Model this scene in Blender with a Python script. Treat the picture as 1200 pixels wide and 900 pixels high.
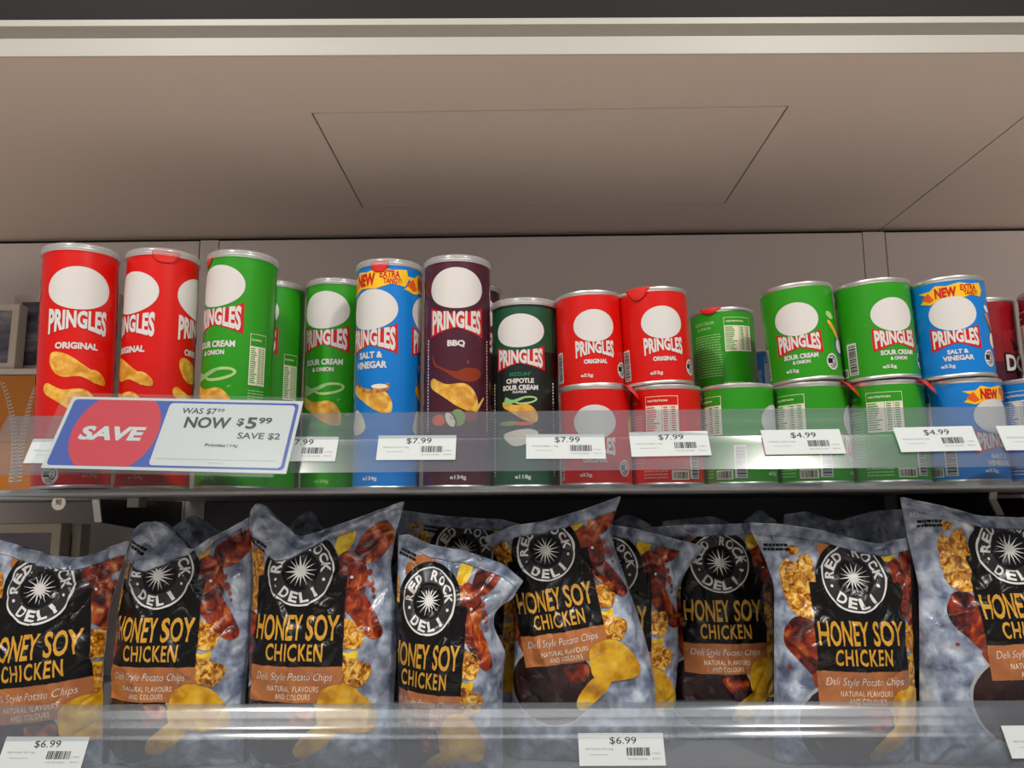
import bpy, bmesh, math, random
import numpy as np
from mathutils import Vector, Matrix, noise

PI = math.pi
R = math.radians
for o in list(bpy.data.objects):
    bpy.data.objects.remove(o)
scene = bpy.context.scene
COL = scene.collection

# ------------------------------------------------------------------ camera, world, lights, exposure
CAM_Z = 1.40
cam_data = bpy.data.cameras.new('camera')
cam = bpy.data.objects.new('camera', cam_data)
COL.objects.link(cam)
cam_data.sensor_fit = 'HORIZONTAL'
cam_data.sensor_width = 36.0
cam_data.lens = 36.0 * 920.0 / 1200.0
cam_data.clip_start = 0.02
cam.matrix_world = (Matrix.Translation((0, 0, CAM_Z)) @ Matrix.Rotation(R(0.8), 4, 'Z')
                    @ Matrix.Rotation(R(99.1), 4, 'X') @ Matrix.Rotation(R(-0.45), 4, 'Z'))
scene.camera = cam

WORLD_STRENGTH = 0.36
world = bpy.data.worlds.new('shop_surroundings')
scene.world = world
world.use_nodes = True
wn = world.node_tree
bg = wn.nodes['Background']
bg.inputs['Color'].default_value = (1.0, 0.93, 0.88, 1)
bg.inputs['Strength'].default_value = WORLD_STRENGTH


def area(name, loc, target, size, power, color, size_y=None):
    ld = bpy.data.lights.new(name, 'AREA')
    ld.energy = power
    ld.color = color
    ld.size = size
    if size_y:
        ld.shape = 'RECTANGLE'
        ld.size_y = size_y
    else:
        ld.shape = 'DISK'
    o = bpy.data.objects.new(name, ld)
    COL.objects.link(o)
    o.location = loc
    o.rotation_euler = (Vector(target) - Vector(loc)).to_track_quat('-Z', 'Y').to_euler()
    return o


# two round ceiling spots of the aisle and two added fill panels, one for the shelves and one for the floor
area('aisle_spot', (0.85, -0.44, 2.97), (0.3, 0.8, 1.4), 0.09, 24.0, (1.0, 0.95, 0.88))
area('aisle_spot', (-0.85, -0.44, 2.97), (-0.3, 0.8, 1.4), 0.09, 24.0, (1.0, 0.95, 0.88))
area('soft_fill', (0.0, -0.75, 2.95), (0, 0.9, 1.4), 3.0, 18.5, (1.0, 0.97, 0.94), 0.45)  # added soft fill for the shelf fronts, no lamp of the shop
area('floor_fill', (0.0, -1.5, 3.0), (0, -1.5, 0), 3.6, 67.0, (1.0, 0.94, 0.88), 1.4).data.spread = R(80)  # added panel: lights the floor so its bounce brightens the canopy underside

vs = scene.view_settings
scene.display_settings.display_device = 'sRGB'
vs.view_transform = 'Standard'
vs.look = 'None'
vs.exposure = -0.42
vs.gamma = 1.0
vs.use_curve_mapping = False

# ------------------------------------------------------------------ materials
def srgb(h):
    h = h.lstrip('#')
    c = [int(h[i:i + 2], 16) / 255 for i in (0, 2, 4)]
    return tuple((x / 12.92 if x <= 0.04045 else ((x + 0.055) / 1.055) ** 2.4) for x in c) + (1.0,)


MATS = {}


def mat(name, col, rough=0.5, metal=0.0, coat=0.0, spec=0.5):
    m = bpy.data.materials.new(name)
    m.use_nodes = True
    b = m.node_tree.nodes['Principled BSDF']
    b.inputs['Base Color'].default_value = srgb(col) if isinstance(col, str) else tuple(col) + (1.0,)
    b.inputs['Roughness'].default_value = rough
    b.inputs['Metallic'].default_value = metal
    b.inputs['Coat Weight'].default_value = coat
    b.inputs['Coat Roughness'].default_value = 0.12
    b.inputs['Specular IOR Level'].default_value = spec
    MATS[name] = m
    return m


def noisy(name, stops, scale, rough=0.4, coat=0.0, kind='noise', detail=3.0, bump=0.0, distort=0.0, stretch=(1, 1, 1), metal=0.0):
    m = mat(name, '#888888', rough, metal, coat)
    nt = m.node_tree
    b = nt.nodes['Principled BSDF']
    tc = nt.nodes.new('ShaderNodeTexCoord')
    mp = nt.nodes.new('ShaderNodeMapping')
    mp.inputs['Scale'].default_value = stretch
    nt.links.new(tc.outputs['Object'], mp.inputs['Vector'])
    if kind == 'noise':
        n = nt.nodes.new('ShaderNodeTexNoise')
        n.inputs['Detail'].default_value = detail
        n.inputs['Distortion'].default_value = distort
        out = n.outputs['Fac']
    else:
        n = nt.nodes.new('ShaderNodeTexVoronoi')
        out = n.outputs['Distance']
    n.inputs['Scale'].default_value = scale
    nt.links.new(mp.outputs['Vector'], n.inputs['Vector'])
    r = nt.nodes.new('ShaderNodeValToRGB')
    el = r.color_ramp.elements
    while len(el) < len(stops):
        el.new(0.5)
    for e, (p, c) in zip(el, stops):
        e.position = p
        e.color = srgb(c)
    nt.links.new(out, r.inputs['Fac'])
    nt.links.new(r.outputs['Color'], b.inputs['Base Color'])
    if bump:
        bp = nt.nodes.new('ShaderNodeBump')
        bp.inputs['Strength'].default_value = bump
        bp.inputs['Distance'].default_value = 0.002
        nt.links.new(out, bp.inputs['Height'])
        nt.links.new(bp.outputs['Normal'], b.inputs['Normal'])
    return m


def clear(name, haze, haze_col, gloss=0.10, rough=0.12, tint='#f4f8fb', fres=1.0):
    """clear plastic: mostly see-through, a little milky, with a glossy skin"""
    m = bpy.data.materials.new(name)
    m.use_nodes = True
    nt = m.node_tree
    nt.nodes.clear()
    out = nt.nodes.new('ShaderNodeOutputMaterial')
    tr = nt.nodes.new('ShaderNodeBsdfTransparent')
    tr.inputs['Color'].default_value = srgb(tint)
    df = nt.nodes.new('ShaderNodeBsdfDiffuse')
    df.inputs['Color'].default_value = srgb(haze_col)
    gl = nt.nodes.new('ShaderNodeBsdfGlossy')
    gl.inputs['Roughness'].default_value = rough
    m1 = nt.nodes.new('ShaderNodeMixShader')
    m1.inputs[0].default_value = haze
    nt.links.new(tr.outputs[0], m1.inputs[1])
    nt.links.new(df.outputs[0], m1.inputs[2])
    # the same weak mirror on both faces of the sheet, stronger at grazing angles
    lw = nt.nodes.new('ShaderNodeLayerWeight')
    lw.inputs['Blend'].default_value = 0.5
    pw = nt.nodes.new('ShaderNodeMath')
    pw.operation = 'POWER'
    pw.inputs[1].default_value = 5.0
    nt.links.new(lw.outputs['Facing'], pw.inputs[0])
    ad = nt.nodes.new('ShaderNodeMath')
    ad.operation = 'MULTIPLY_ADD'
    ad.inputs[1].default_value = 0.9 * fres
    ad.inputs[2].default_value = 0.035 * fres + gloss
    nt.links.new(pw.outputs[0], ad.inputs[0])
    m2 = nt.nodes.new('ShaderNodeMixShader')
    nt.links.new(ad.outputs[0], m2.inputs[0])
    nt.links.new(m1.outputs[0], m2.inputs[1])
    nt.links.new(gl.outputs[0], m2.inputs[2])
    nt.links.new(m2.outputs[0], out.inputs['Surface'])
    MATS[name] = m
    return m


mat('shop_white', '#b4aba3', 0.5)
mat('canopy_paint', '#d8c8bc', 0.45)
mat('floor_tile', '#e0d8d0', 0.5)
mat('trim_paint', '#aaa79e', 0.45)
mat('header_black', '#0e0f11', 0.65, spec=0.25)
mat('gap_dark', '#15110f', 0.8)
mat('back_panel', '#efe6e3', 0.5)
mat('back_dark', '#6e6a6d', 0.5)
mat('post_paint', '#8f8986', 0.45)
mat('shelf_metal', '#8a898b', 0.4)
mat('bracket_dark', '#3f3c3a', 0.5)
mat('edge_pale', '#b8b4ae', 0.45)
clear('riser_plastic', 0.02, '#c8ccd0', 0.0, 0.10, '#fafcfd', 0.5)
clear('channel_plastic', 0.15, '#8b929c', 0.03, 0.15, '#f6f8fa', 1.0)
clear('lid_plastic', 0.26, '#f0ecea', 0.07, 0.2)
clear('sleeve_plastic', 0.03, '#e8eaec', 0.0, 0.25, '#f8fafb', 0.12)
mat('silver_rim', '#d9d7d4', 0.36, 0.9)
mat('red_wrap', '#cf0f08', 0.36, coat=0.12, spec=0.35)
mat('green_wrap', '#2a9216', 0.36, coat=0.12, spec=0.35)
mat('blue_wrap', '#0877ca', 0.36, coat=0.12, spec=0.35)
mat('maroon_wrap', '#4b1c2d', 0.36, coat=0.12, spec=0.35)
mat('darkgreen_wrap', '#111a16', 0.36, coat=0.15)
mat('pine_wrap', '#0d4a31', 0.36, coat=0.2)
mat('dorito_wrap', '#8a0f1c', 0.3, coat=0.4)
mat('print_white', '#d3d0cd', 0.4, spec=0.3)
mat('print_black', '#161616', 0.3)
mat('print_red', '#c4161a', 0.36, coat=0.1, spec=0.35)
mat('print_yellow', '#f0bb1c', 0.33)
mat('print_orange', '#e2571c', 0.33)
mat('print_pale_green', '#a9cf7f', 0.35)
mat('print_leaf', '#7fa04a', 0.35)
mat('print_brown', '#8a3318', 0.3)
mat('print_teal', '#17805a', 0.35)
mat('print_cream', '#e9e0cb', 0.4)
mat('print_blue', '#1c4fa0', 0.35)
mat('print_soft_green', '#8fc07a', 0.4)
mat('print_soft_red', '#e08a80', 0.4)
mat('seal_red', '#d8261c', 0.3)
noisy('crisp_print', [(0.32, '#c9831f'), (0.5, '#e6ab3c'), (0.66, '#f2c968')], 90, 0.35)
noisy('corn_print', [(0.3, '#7a4a1e'), (0.5, '#b8783a'), (0.66, '#d9a05a')], 220, 0.4)
noisy('crisp_bowl', [(0.32, '#c98a2c'), (0.5, '#d99b38'), (0.66, '#e8b456')], 120, 0.4)
# bag film and its pictures
noisy('slate_film', [(0.32, '#566179'), (0.45, '#828da3'), (0.55, '#a0acbf'), (0.70, '#c9d2de')], 60, 0.25, 0.25, detail=8, distort=0.3)
mat('black_film', '#0e0e0f', 0.26, spec=0.3)
noisy('copper_film', [(0.35, '#9c5c36'), (0.65, '#b8733f')], 30, 0.28, 0.3)
mat('gold_print', '#cb9630', 0.32)
mat('emblem_grey', '#2e2f31', 0.3, spec=0.3)
mat('emblem_white', '#dcdcda', 0.35)
noisy('drumstick_print', [(0.34, '#1c0605'), (0.45, '#5c150a'), (0.54, '#8f2b0e'), (0.63, '#b45a20'), (0.74, '#e8bd80')], 70, 0.26, 0.3, detail=7, distort=0.7)
noisy('honeycomb_print', [(0.34, '#5e2f0a'), (0.44, '#a9650f'), (0.53, '#d6962a'), (0.66, '#f0cd6c')], 170, 0.3, 0.2, detail=4, distort=1.0)
noisy('potato_crisp', [(0.30, '#a8720e'), (0.45, '#d39a18'), (0.6, '#e3b52e'), (0.75, '#ecca5a')], 70, 0.3, 0.2, detail=5)
noisy('flower_print', [(0.4, '#d9a80e'), (0.6, '#f0d030')], 100, 0.35)
noisy('sauce_print', [(0.4, '#1d1012'), (0.6, '#35201f')], 25, 0.25, 0.3)
mat('bowl_rim', '#a7a9ae', 0.3)
mat('paper', '#cbd2d2', 0.6)
mat('ink', '#2e2e32', 0.7, spec=0.2)
mat('ink_soft', '#8f9194', 0.6)
mat('sale_blue', '#2f4fa6', 0.7, spec=0.15)
mat('sale_red', '#c8293b', 0.7, spec=0.15)
mat('sale_white', '#c9cecc', 0.7, spec=0.15)
noisy('mountain_print', [(0.25, '#2f3038'), (0.42, '#4b4a58'), (0.55, '#6a6876'), (0.75, '#a8a4a4')], 14, 0.3, 0.2, detail=6, distort=0.8, stretch=(1, 1, 2.5))
noisy('dusk_print', [(0.3, '#6a6070'), (0.55, '#7d717c'), (0.75, '#a5866e')], 9, 0.3, 0.2, detail=2, stretch=(1, 1, 3))
mat('box_white', '#c9bfb4', 0.5)
mat('box_cream', '#c9bda9', 0.5)
mat('box_orange', '#b9701f', 0.45)
mat('box_red', '#5a1a18', 0.5)



def crease(name, strength):
    """fine sharp creases of crumpled film"""
    nt = MATS[name].node_tree
    b = nt.nodes['Principled BSDF']
    tc = nt.nodes.new('ShaderNodeTexCoord')
    n = nt.nodes.new('ShaderNodeTexNoise')
    n.inputs['Scale'].default_value = 20
    n.inputs['Detail'].default_value = 3.0
    n.inputs['Distortion'].default_value = 1.6
    nt.links.new(tc.outputs['Object'], n.inputs['Vector'])
    s = nt.nodes.new('ShaderNodeMath'); s.operation = 'SUBTRACT'; s.inputs[1].default_value = 0.5
    a = nt.nodes.new('ShaderNodeMath'); a.operation = 'ABSOLUTE'
    nt.links.new(n.outputs['Fac'], s.inputs[0]); nt.links.new(s.outputs[0], a.inputs[0])
    p = nt.nodes.new('ShaderNodeMath'); p.operation = 'POWER'; p.inputs[1].default_value = 0.6
    nt.links.new(a.outputs[0], p.inputs[0])
    bp = nt.nodes.new('ShaderNodeBump')
    bp.inputs['Strength'].default_value = strength
    bp.inputs['Distance'].default_value = 0.004
    bp.invert = True
    nt.links.new(p.outputs[0], bp.inputs['Height'])
    nt.links.new(bp.outputs['Normal'], b.inputs['Normal'])


for k in ('slate_film', 'black_film', 'copper_film', 'drumstick_print', 'sauce_print', 'potato_crisp'):
    crease(k, 0.35)

# ------------------------------------------------------------------ helpers
def link(name, me, parent=None):
    o = bpy.data.objects.new(name, me)
    COL.objects.link(o)
    if parent is not None:
        o.parent = parent
    return o


def tag(o, label=None, cat=None, group=None, kind=None):
    if label: o['label'] = label
    if cat: o['category'] = cat
    if group: o['group'] = group
    if kind: o['kind'] = kind
    return o


def empty(name, loc=(0, 0, 0)):
    o = bpy.data.objects.new(name, None)
    COL.objects.link(o)
    o.empty_display_size = 0.02
    o.location = loc
    return o


def copy_tree(o, parent=None):
    c = o.copy()
    COL.objects.link(c)
    if parent is not None:
        c.parent = parent
    for ch in [x for x in bpy.data.objects if x.parent is o]:
        copy_tree(ch, c)
    return c


class MB:
    """collects polygons with materials and links them as one mesh"""
    def __init__(self):
        self.v, self.f, self.m, self.mats, self.n = [], [], [], [], {}

    def mi(self, name):
        if name not in self.mats:
            self.mats.append(name)
        return self.mats.index(name)

    def add(self, verts, faces, m, normals=None):
        b = len(self.v)
        self.v.extend([tuple(p) for p in verts])
        k = self.mi(m)
        for f in faces:
            self.f.append(tuple(b + i for i in f))
            self.m.append(k)
        if normals is not None:
            for i, n in enumerate(normals):
                self.n[b + i] = tuple(n)

    def box(self, x0, x1, y0, y1, z0, z1, m):
        v = [(x, y, z) for x in (x0, x1) for y in (y0, y1) for z in (z0, z1)]
        self.add(v, [(0, 1, 3, 2), (4, 6, 7, 5), (0, 4, 5, 1), (2, 3, 7, 6), (0, 2, 6, 4), (1, 5, 7, 3)], m)

    def extrude_x(self, prof, x0, x1, m, closed=True):
        """profile of (y, z) points run along x"""
        n = len(prof)
        v = [(x0, y, z) for y, z in prof] + [(x1, y, z) for y, z in prof]
        fs = [(i, (i + 1) % n, n + (i + 1) % n, n + i) for i in range(n if closed else n - 1)]
        if closed:
            fs += [tuple(range(n))[::-1], tuple(range(n, 2 * n))]
        self.add(v, fs, m)

    def lathe(self, prof, m, seg=64):
        """profile of (r, z) points; r = 0 closes"""
        v, fs, ring = [], [], []
        for r, z in prof:
            if r < 1e-7:
                ring.append([len(v)]); v.append((0, 0, z))
            else:
                ring.append(list(range(len(v), len(v) + seg)))
                v += [(r * math.sin(2 * PI * i / seg), -r * math.cos(2 * PI * i / seg), z) for i in range(seg)]
        for a, b in zip(ring, ring[1:]):
            for i in range(seg):
                j = (i + 1) % seg
                if len(a) == 1 and len(b) == 1: continue
                if len(a) == 1: fs.append((a[0], b[j], b[i]))
                elif len(b) == 1: fs.append((a[i], a[j], b[0]))
                else: fs.append((a[i], a[j], b[j], b[i]))
        self.add(v, fs, m)

    def mesh(self, name, smooth=False, fix=True):
        me = bpy.data.meshes.new(name)
        me.from_pydata(self.v, [], self.f)
        for k in self.mats:
            me.materials.append(MATS[k])
        me.polygons.foreach_set('material_index', self.m)
        if fix:
            bm = bmesh.new(); bm.from_mesh(me)
            bmesh.ops.recalc_face_normals(bm, faces=bm.faces)
            bm.to_mesh(me); bm.free()
        if smooth:
            me.polygons.foreach_set('use_smooth', [True] * len(me.polygons))
        me.update()
        return me

    def build(self, name, parent=None, smooth=False, fix=True, bevel=0.0, angle=None):
        me = self.mesh(name, smooth, fix)
        if angle is not None:
            me.polygons.foreach_set('use_smooth', [True] * len(me.polygons))
            me.set_sharp_from_angle(angle=R(angle))
        o = link(name, me, parent)
        if bevel:
            md = o.modifiers.new('edge', 'BEVEL'); md.width = bevel; md.segments = 2; md.limit_method = 'ANGLE'
        return o


# ---- flat artwork in two dimensions: text and shapes
_TEXT = {}


def text2d(s, bold=0.0, shear=0.0, space=1.0):
    key = (s, bold, shear, space)
    if key not in _TEXT:
        cu = bpy.data.curves.new('lettering', 'FONT')
        cu.body = s
        cu.size = 1.0
        cu.offset = bold
        cu.shear = shear
        cu.space_character = space
        cu.resolution_u = 3
        ob = bpy.data.objects.new('lettering', cu)
        me = ob.to_mesh()
        v = np.array([p.co[:2] for p in me.vertices]) if len(me.vertices) else np.zeros((0, 2))
        f = [tuple(p.vertices) for p in me.polygons]
        ob.to_mesh_clear()
        bpy.data.objects.remove(ob)
        bpy.data.curves.remove(cu)
        _TEXT[key] = (v, f)
    return _TEXT[key]


def fit(tv, w, h, cx, cy):
    v, f = tv
    lo, hi = v.min(0), v.max(0)
    u = (v - (lo + hi) / 2) / np.maximum(hi - lo, 1e-6) * np.array([w, h]) + np.array([cx, cy])
    return u, f


def txt(s, w, h, cx, cy, bold=0.02, shear=0.0, space=1.0):
    return fit(text2d(s, bold, shear, space), w, h, cx, cy)


def rect(x0, y0, x1, y1):
    return np.array([(x0, y0), (x1, y0), (x1, y1), (x0, y1)], float), [(0, 1, 2, 3)]


def poly(pts):
    return np.array(pts, float), [tuple(range(len(pts)))]


def smooth_poly(pts, n=5):
    """closed Catmull-Rom through the points"""
    p = np.array(pts, float); out = []
    k = len(p)
    for i in range(k):
        a, b, c, d = p[i - 1], p[i], p[(i + 1) % k], p[(i + 2) % k]
        for j in range(n):
            t = j / n
            out.append(0.5 * ((2 * b) + (c - a) * t + (2 * a - 5 * b + 4 * c - d) * t * t + (3 * b - a - 3 * c + d) * t ** 3))
    return np.array(out), [tuple(range(len(out)))]


def ellipse(cx, cy, a, b, n=36, rot=0.0):
    t = np.linspace(0, 2 * PI, n, endpoint=False)
    x, y = a * np.cos(t), b * np.sin(t)
    c, s = math.cos(rot), math.sin(rot)
    return np.stack([cx + c * x - s * y, cy + s * x + c * y], 1), [tuple(range(n))]


def ring(cx, cy, a, b, w, n=40, rot=0.0, t0=0.0, t1=2 * PI):
    t = np.linspace(t0, t1, n + 1)
    c, s = math.cos(rot), math.sin(rot)
    def pt(a, b):
        x, y = a * np.cos(t), b * np.sin(t)
        return np.stack([cx + c * x - s * y, cy + s * x + c * y], 1)
    v = np.concatenate([pt(a, b), pt(a - w, b - w)])
    return v, [(i, i + 1, n + 2 + i, n + 1 + i) for i in range(n)]


def star(cx, cy, r1, r2, n, rot=0.0):
    pts = []
    for i in range(2 * n):
        r = r1 if i % 2 == 0 else r2
        a = rot + PI * i / n
        pts.append((cx + r * math.cos(a), cy + r * math.sin(a)))
    v = np.array([(cx, cy)] + pts)
    return v, [(0, 1 + i, 1 + (i + 1) % (2 * n)) for i in range(2 * n)]


def arc_text(s, cx, cy, r, h, mid, span, bold=0.02, flip=False):
    """letters set round a circle; mid = middle angle in degrees, flip reads along the bottom"""
    letters = list(s)
    n = len(letters)
    V, Fs = [], []
    for i, ch in enumerate(letters):
        if ch == ' ': continue
        t = (i / (n - 1) - 0.5) * span
        a = R(mid + t) if flip else R(mid - t)
        wch = h * (0.42 if ch in 'I.' else 0.85)
        if ch == 'I': wch = h * 0.33
        v, f = txt(ch, wch, h, 0, 0, bold)
        rot = a + PI / 2 if flip else a - PI / 2
        c, sn = math.cos(rot), math.sin(rot)
        w = np.stack([cx + r * math.cos(a) + c * v[:, 0] - sn * v[:, 1], cy + r * math.sin(a) + sn * v[:, 0] + c * v[:, 1]], 1)
        b = sum(len(q) for q in V)
        V.append(w); Fs += [tuple(b + k for k in q) for q in f]
    return np.concatenate(V), Fs


def refine(shape, L):
    """triangulate and split long edges so a flat shape can be bent over a surface"""
    v, f = shape
    bm = bmesh.new()
    bv = [bm.verts.new((p[0], p[1], 0)) for p in v]
    for q in f:
        try: bm.faces.new([bv[i] for i in q])
        except ValueError: pass
    bmesh.ops.triangulate(bm, faces=bm.faces)
    for _ in range(7):
        long = [e for e in bm.edges if e.calc_length() > L]
        if not long: break
        bmesh.ops.subdivide_edges(bm, edges=long, cuts=1, use_grid_fill=False)
        bmesh.ops.triangulate(bm, faces=[q for q in bm.faces if len(q.verts) > 3])
    bm.verts.index_update()
    xy = np.array([p.co[:2] for p in bm.verts])
    fs = []
    for q in bm.faces:
        a, b, c = (p.index for p in q.verts)
        ar = (xy[b][0] - xy[a][0]) * (xy[c][1] - xy[a][1]) - (xy[b][1] - xy[a][1]) * (xy[c][0] - xy[a][0])
        if abs(ar) > 1e-9:
            fs.append((a, b, c) if ar > 0 else (a, c, b))
    bm.free()
    return xy, fs


def barcode(x0, y0, x1, y1, seed, vertical=False):
    rr = random.Random(seed)
    V, Fs = [], []
    a0, a1 = (y0, y1) if vertical else (x0, x1)
    p = a0
    while p < a1:
        w = (a1 - a0) / 60 * rr.choice((1, 1, 2, 3))
        q = min(p + w, a1)
        b = len(V)
        V += [(x0, p), (x1, p), (x1, q), (x0, q)] if vertical else [(p, y0), (q, y0), (q, y1), (p, y1)]
        Fs.append((b, b + 1, b + 2, b + 3))
        p = q + (a1 - a0) / 60 * rr.choice((1, 1, 2))
    return np.array(V, float), Fs

# ------------------------------------------------------------------ the setting: canopy, back wall, header
XL, XR = -1.25, 1.25
CEIL = 1.8547
YF, YB = 0.733, 1.262
HX0, HX1, HY0, HY1, SEAM = -0.2405, 0.3075, 0.844, 1.134, 0.5965
g = 0.0011
SKEW = 0.0204          # the front edge runs very slightly out of square with the back wall


def yf(x): return YF + SKEW * x


def slab(mb, x0, x1, ya, yb, z0, z1, m):
    """box whose front edge may be skewed: ya is a function of x or a number"""
    f = ya if callable(ya) else (lambda x: ya)
    v = [(x0, f(x0), z0), (x1, f(x1), z0), (x1, yb, z0), (x0, yb, z0), (x0, f(x0), z1), (x1, f(x1), z1), (x1, yb, z1), (x0, yb, z1)]
    mb.add(v, [(3, 2, 1, 0), (4, 5, 6, 7), (0, 1, 5, 4), (1, 2, 6, 5), (2, 3, 7, 6), (3, 0, 4, 7)], m)


c = MB()
for x0, x1, y0, y1 in ((XL, HX0 - g, yf, YB), (HX1 + g, SEAM - g, yf, YB), (HX0 - g, HX1 + g, yf, HY0 - g), (HX0 - g, HX1 + g, HY1 + g, YB), (SEAM + g, XR, yf, YB)):
    slab(c, x0, x1, y0, y1, CEIL, CEIL + 0.012, 'canopy_paint')
slab(c, XL, XR, lambda x: yf(x) + 0.03, YB + 0.05, CEIL + 0.0125, CEIL + 0.02, 'gap_dark')
tag(c.build('ceiling'), kind='structure')
h = MB()
h.box(HX0 + g, HX1 - g, HY0 + g, HY1 - g, CEIL, CEIL + 0.012, 'canopy_paint')
tag(h.build('access_panel'), 'flat rectangular access panel set flush in the canopy underside', 'panel')

t = MB()
t.extrude_x([(0.0, -0.0004), (-0.0012, 0.0004), (-0.0012, 0.0158), (0.0068, 0.0162), (-0.0006, 0.0302), (-0.0060, 0.0304), (-0.0060, 0.0372), (0.03, 0.0377), (0.03, 0.0205), (0.0, 0.0205)], XL, XR, 'trim_paint')
o = tag(t.build('trim_1'), kind='structure')
o.location = (0, YF, CEIL); o.rotation_euler = (0, 0, math.atan(SKEW))
t = MB()
t.box(XL, XR, -0.003, 0.03, 0.0379, 0.30, 'header_black')
o = tag(t.build('header_panel'), 'long black header board above the white canopy trim', 'sign board')
o.location = (0, YF, CEIL); o.rotation_euler = (0, 0, math.atan(SKEW))

w = MB()
w.box(XL, XR, 1.262, 1.28, 0.95, CEIL + 0.02, 'gap_dark')
w.box(-0.5045, 0.5623, 1.25, 1.262, 1.417, CEIL - 0.007, 'back_panel')
w.box(XL, -0.5385, 1.25, 1.262, 0.95, CEIL - 0.007, 'back_panel')
w.box(0.6013, XR, 1.25, 1.262, 0.95, CEIL - 0.007, 'back_panel')
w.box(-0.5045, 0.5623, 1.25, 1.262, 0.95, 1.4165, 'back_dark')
tag(w.build('wall_back', bevel=0.001), kind='structure')
for n, x0, x1 in ((2, -0.5365, -0.506), (3, 0.564, 0.5995)):
    w = MB()
    w.box(x0, x1, 1.2505, 1.262, 0.95, CEIL - 0.006, 'back_panel')
    tag(w.build('trim_%d' % n), kind='structure')

# ------------------------------------------------------------------ shelves with their clear price rails
S1, S2 = 1.4225, 1.1545
LIPX = -0.502


def rail_profile(z):
    """ticket channel: a sloping clear plate with a rolled upper edge and fine ribs, as (y, z) points"""
    front = [(0.7215, 0.0125), (0.7235, 0.0165), (0.7275, 0.0245), (0.7335, 0.0365), (0.7365, 0.0425), (0.7372, 0.0442), (0.7362, 0.0452),
             (0.7400, 0.0520), (0.7418, 0.0532), (0.7425, 0.0556), (0.7440, 0.0572), (0.7448, 0.0600), (0.7466, 0.0622), (0.7480, 0.0655), (0.7505, 0.0690), (0.7530, 0.0715)]
    back = [(0.7548, 0.0712), (0.7530, 0.0690), (0.7505, 0.0655), (0.7392, 0.0442), (0.7240, 0.0140), (0.7232, 0.0125)]
    return [(y, z + dz) for y, dz in front + back]


def shelf(z, label, x0, x1, lip0, y0=0.757):
    root = tag(empty('store_shelf', (0, 0.757, z)), label, 'shelf')
    b = MB()
    b.extrude_x([(y0 - 0.757, -0.0055), (y0 - 0.758, -0.003), (y0 - 0.757, 0.0), (0.493, 0.0), (0.493, -0.0055)], x0, x1, 'shelf_metal')
    b.build('shelf_board', root)
    return root


def price_rail(z, label, x1, lip0):
    root = tag(empty('price_rail', (0, 0.757, z)), label, 'price rail')
    b = MB()
    b.extrude_x([(0.7540 - 0.757, -0.0050), (0.7540 - 0.757, 0.0715), (0.7552 - 0.757, 0.0715), (0.7552 - 0.757, -0.0050)], lip0 + 0.004, x1, 'riser_plastic')
    b.build('clear_riser', root)
    b = MB()
    b.extrude_x([(y - 0.757, dz) for y, dz in rail_profile(0)], lip0, x1, 'channel_plastic')
    b.build('ticket_channel', root, angle=50)
    return root


top_shelf = shelf(S1, 'upper store shelf holding the chip cans', -0.53, 0.78, LIPX)
low_shelf = shelf(S2, 'lower store shelf holding the chip bags', -0.90, 0.78, -0.90)
side_shelf = shelf(S1, 'neighbouring shelf end on the far left holding the orange box', -0.95, -0.552, None, 1.0)
top_rail = price_rail(S1, 'clear plastic price rail along the front of the upper shelf of cans', 0.78, LIPX)
low_rail = price_rail(S2, 'clear plastic price rail along the front of the lower shelf of bags', 0.78, -0.90)
for s, xs in ((low_rail, ((-0.143, -0.088), (0.125, 0.190))),):
    for a, b_ in xs:                       # joint pieces clipped over the rail
        m = MB()
        m.extrude_x([(0.7352 - 0.757, 0.0452), (0.7460 - 0.757, 0.0665), (0.7520 - 0.757, 0.0735), (0.7528 - 0.757, 0.0735), (0.7466 - 0.757, 0.0665), (0.7362 - 0.757, 0.0452)], a, b_, 'riser_plastic')
        m.build('joint_clip', s)


def bracket(parent, x, y0, slope, w, flip):
    root_x = x
    b = MB()
    y0 -= 0.757
    prof = [(y0, -0.0056), (y0 + 0.003, -0.014), (y0 - 0.002 + slope, -0.034), (0.492, -0.060), (0.492, -0.0056)]
    b.extrude_x(prof, x, x + w, 'bracket_dark')
    o = b.build('shelf_bracket', parent)
    e = MB()
    pr = prof[:3]
    q = [(y - 0.0035, z) for y, z in pr]
    e.extrude_x(pr + q[::-1], x - 0.002, x + w + 0.003, 'edge_pale')
    e.build('bracket_edge', o)


bracket(top_shelf, -0.545, 1.0, 0.012, 0.004, False)
bracket(top_shelf, 0.583, 1.0, -0.008, 0.004, True)
cl = MB()
cl.box(-0.4545, -0.442, 0.145, 0.160, -0.0165, -0.0056, 'edge_pale')
cl.box(-0.440, -0.4385, 0.140, 0.160, -0.0165, -0.0056, 'edge_pale')
cl.build('shelf_clip', top_shelf, bevel=0.0006)

fl = MB()
fl.box(-3.0, 3.0, -4.0, 1.28, -0.02, 0.0, 'floor_tile')
tag(fl.build('floor'), kind='structure')

# ------------------------------------------------------------------ chip cans
RB = 0.0365          # wrapper radius
HT, HC, HM = 254.0, 206.0, 103.0    # heights in mm: tall can, shorter tall can, small can


def lettered_brand(w, h, cx, cy, bold=0.045):
    """brand lettering whose lower edge arches upward in the middle"""
    v, f = txt('PRINGLES', w, 1.0, 0, 0, bold, 0, 1.03)
    u = v.copy()
    a = np.abs(v[:, 0]) / (w / 2)
    top = h * (0.5 - 0.10 * (1 - a ** 1.6))
    bot = h * (-0.5 + 0.26 * (1 - a ** 1.3))
    u[:, 0] = v[:, 0] + cx
    u[:, 1] = cy + bot + (v[:, 1] + 0.5) * (top - bot)
    return u, f


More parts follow.
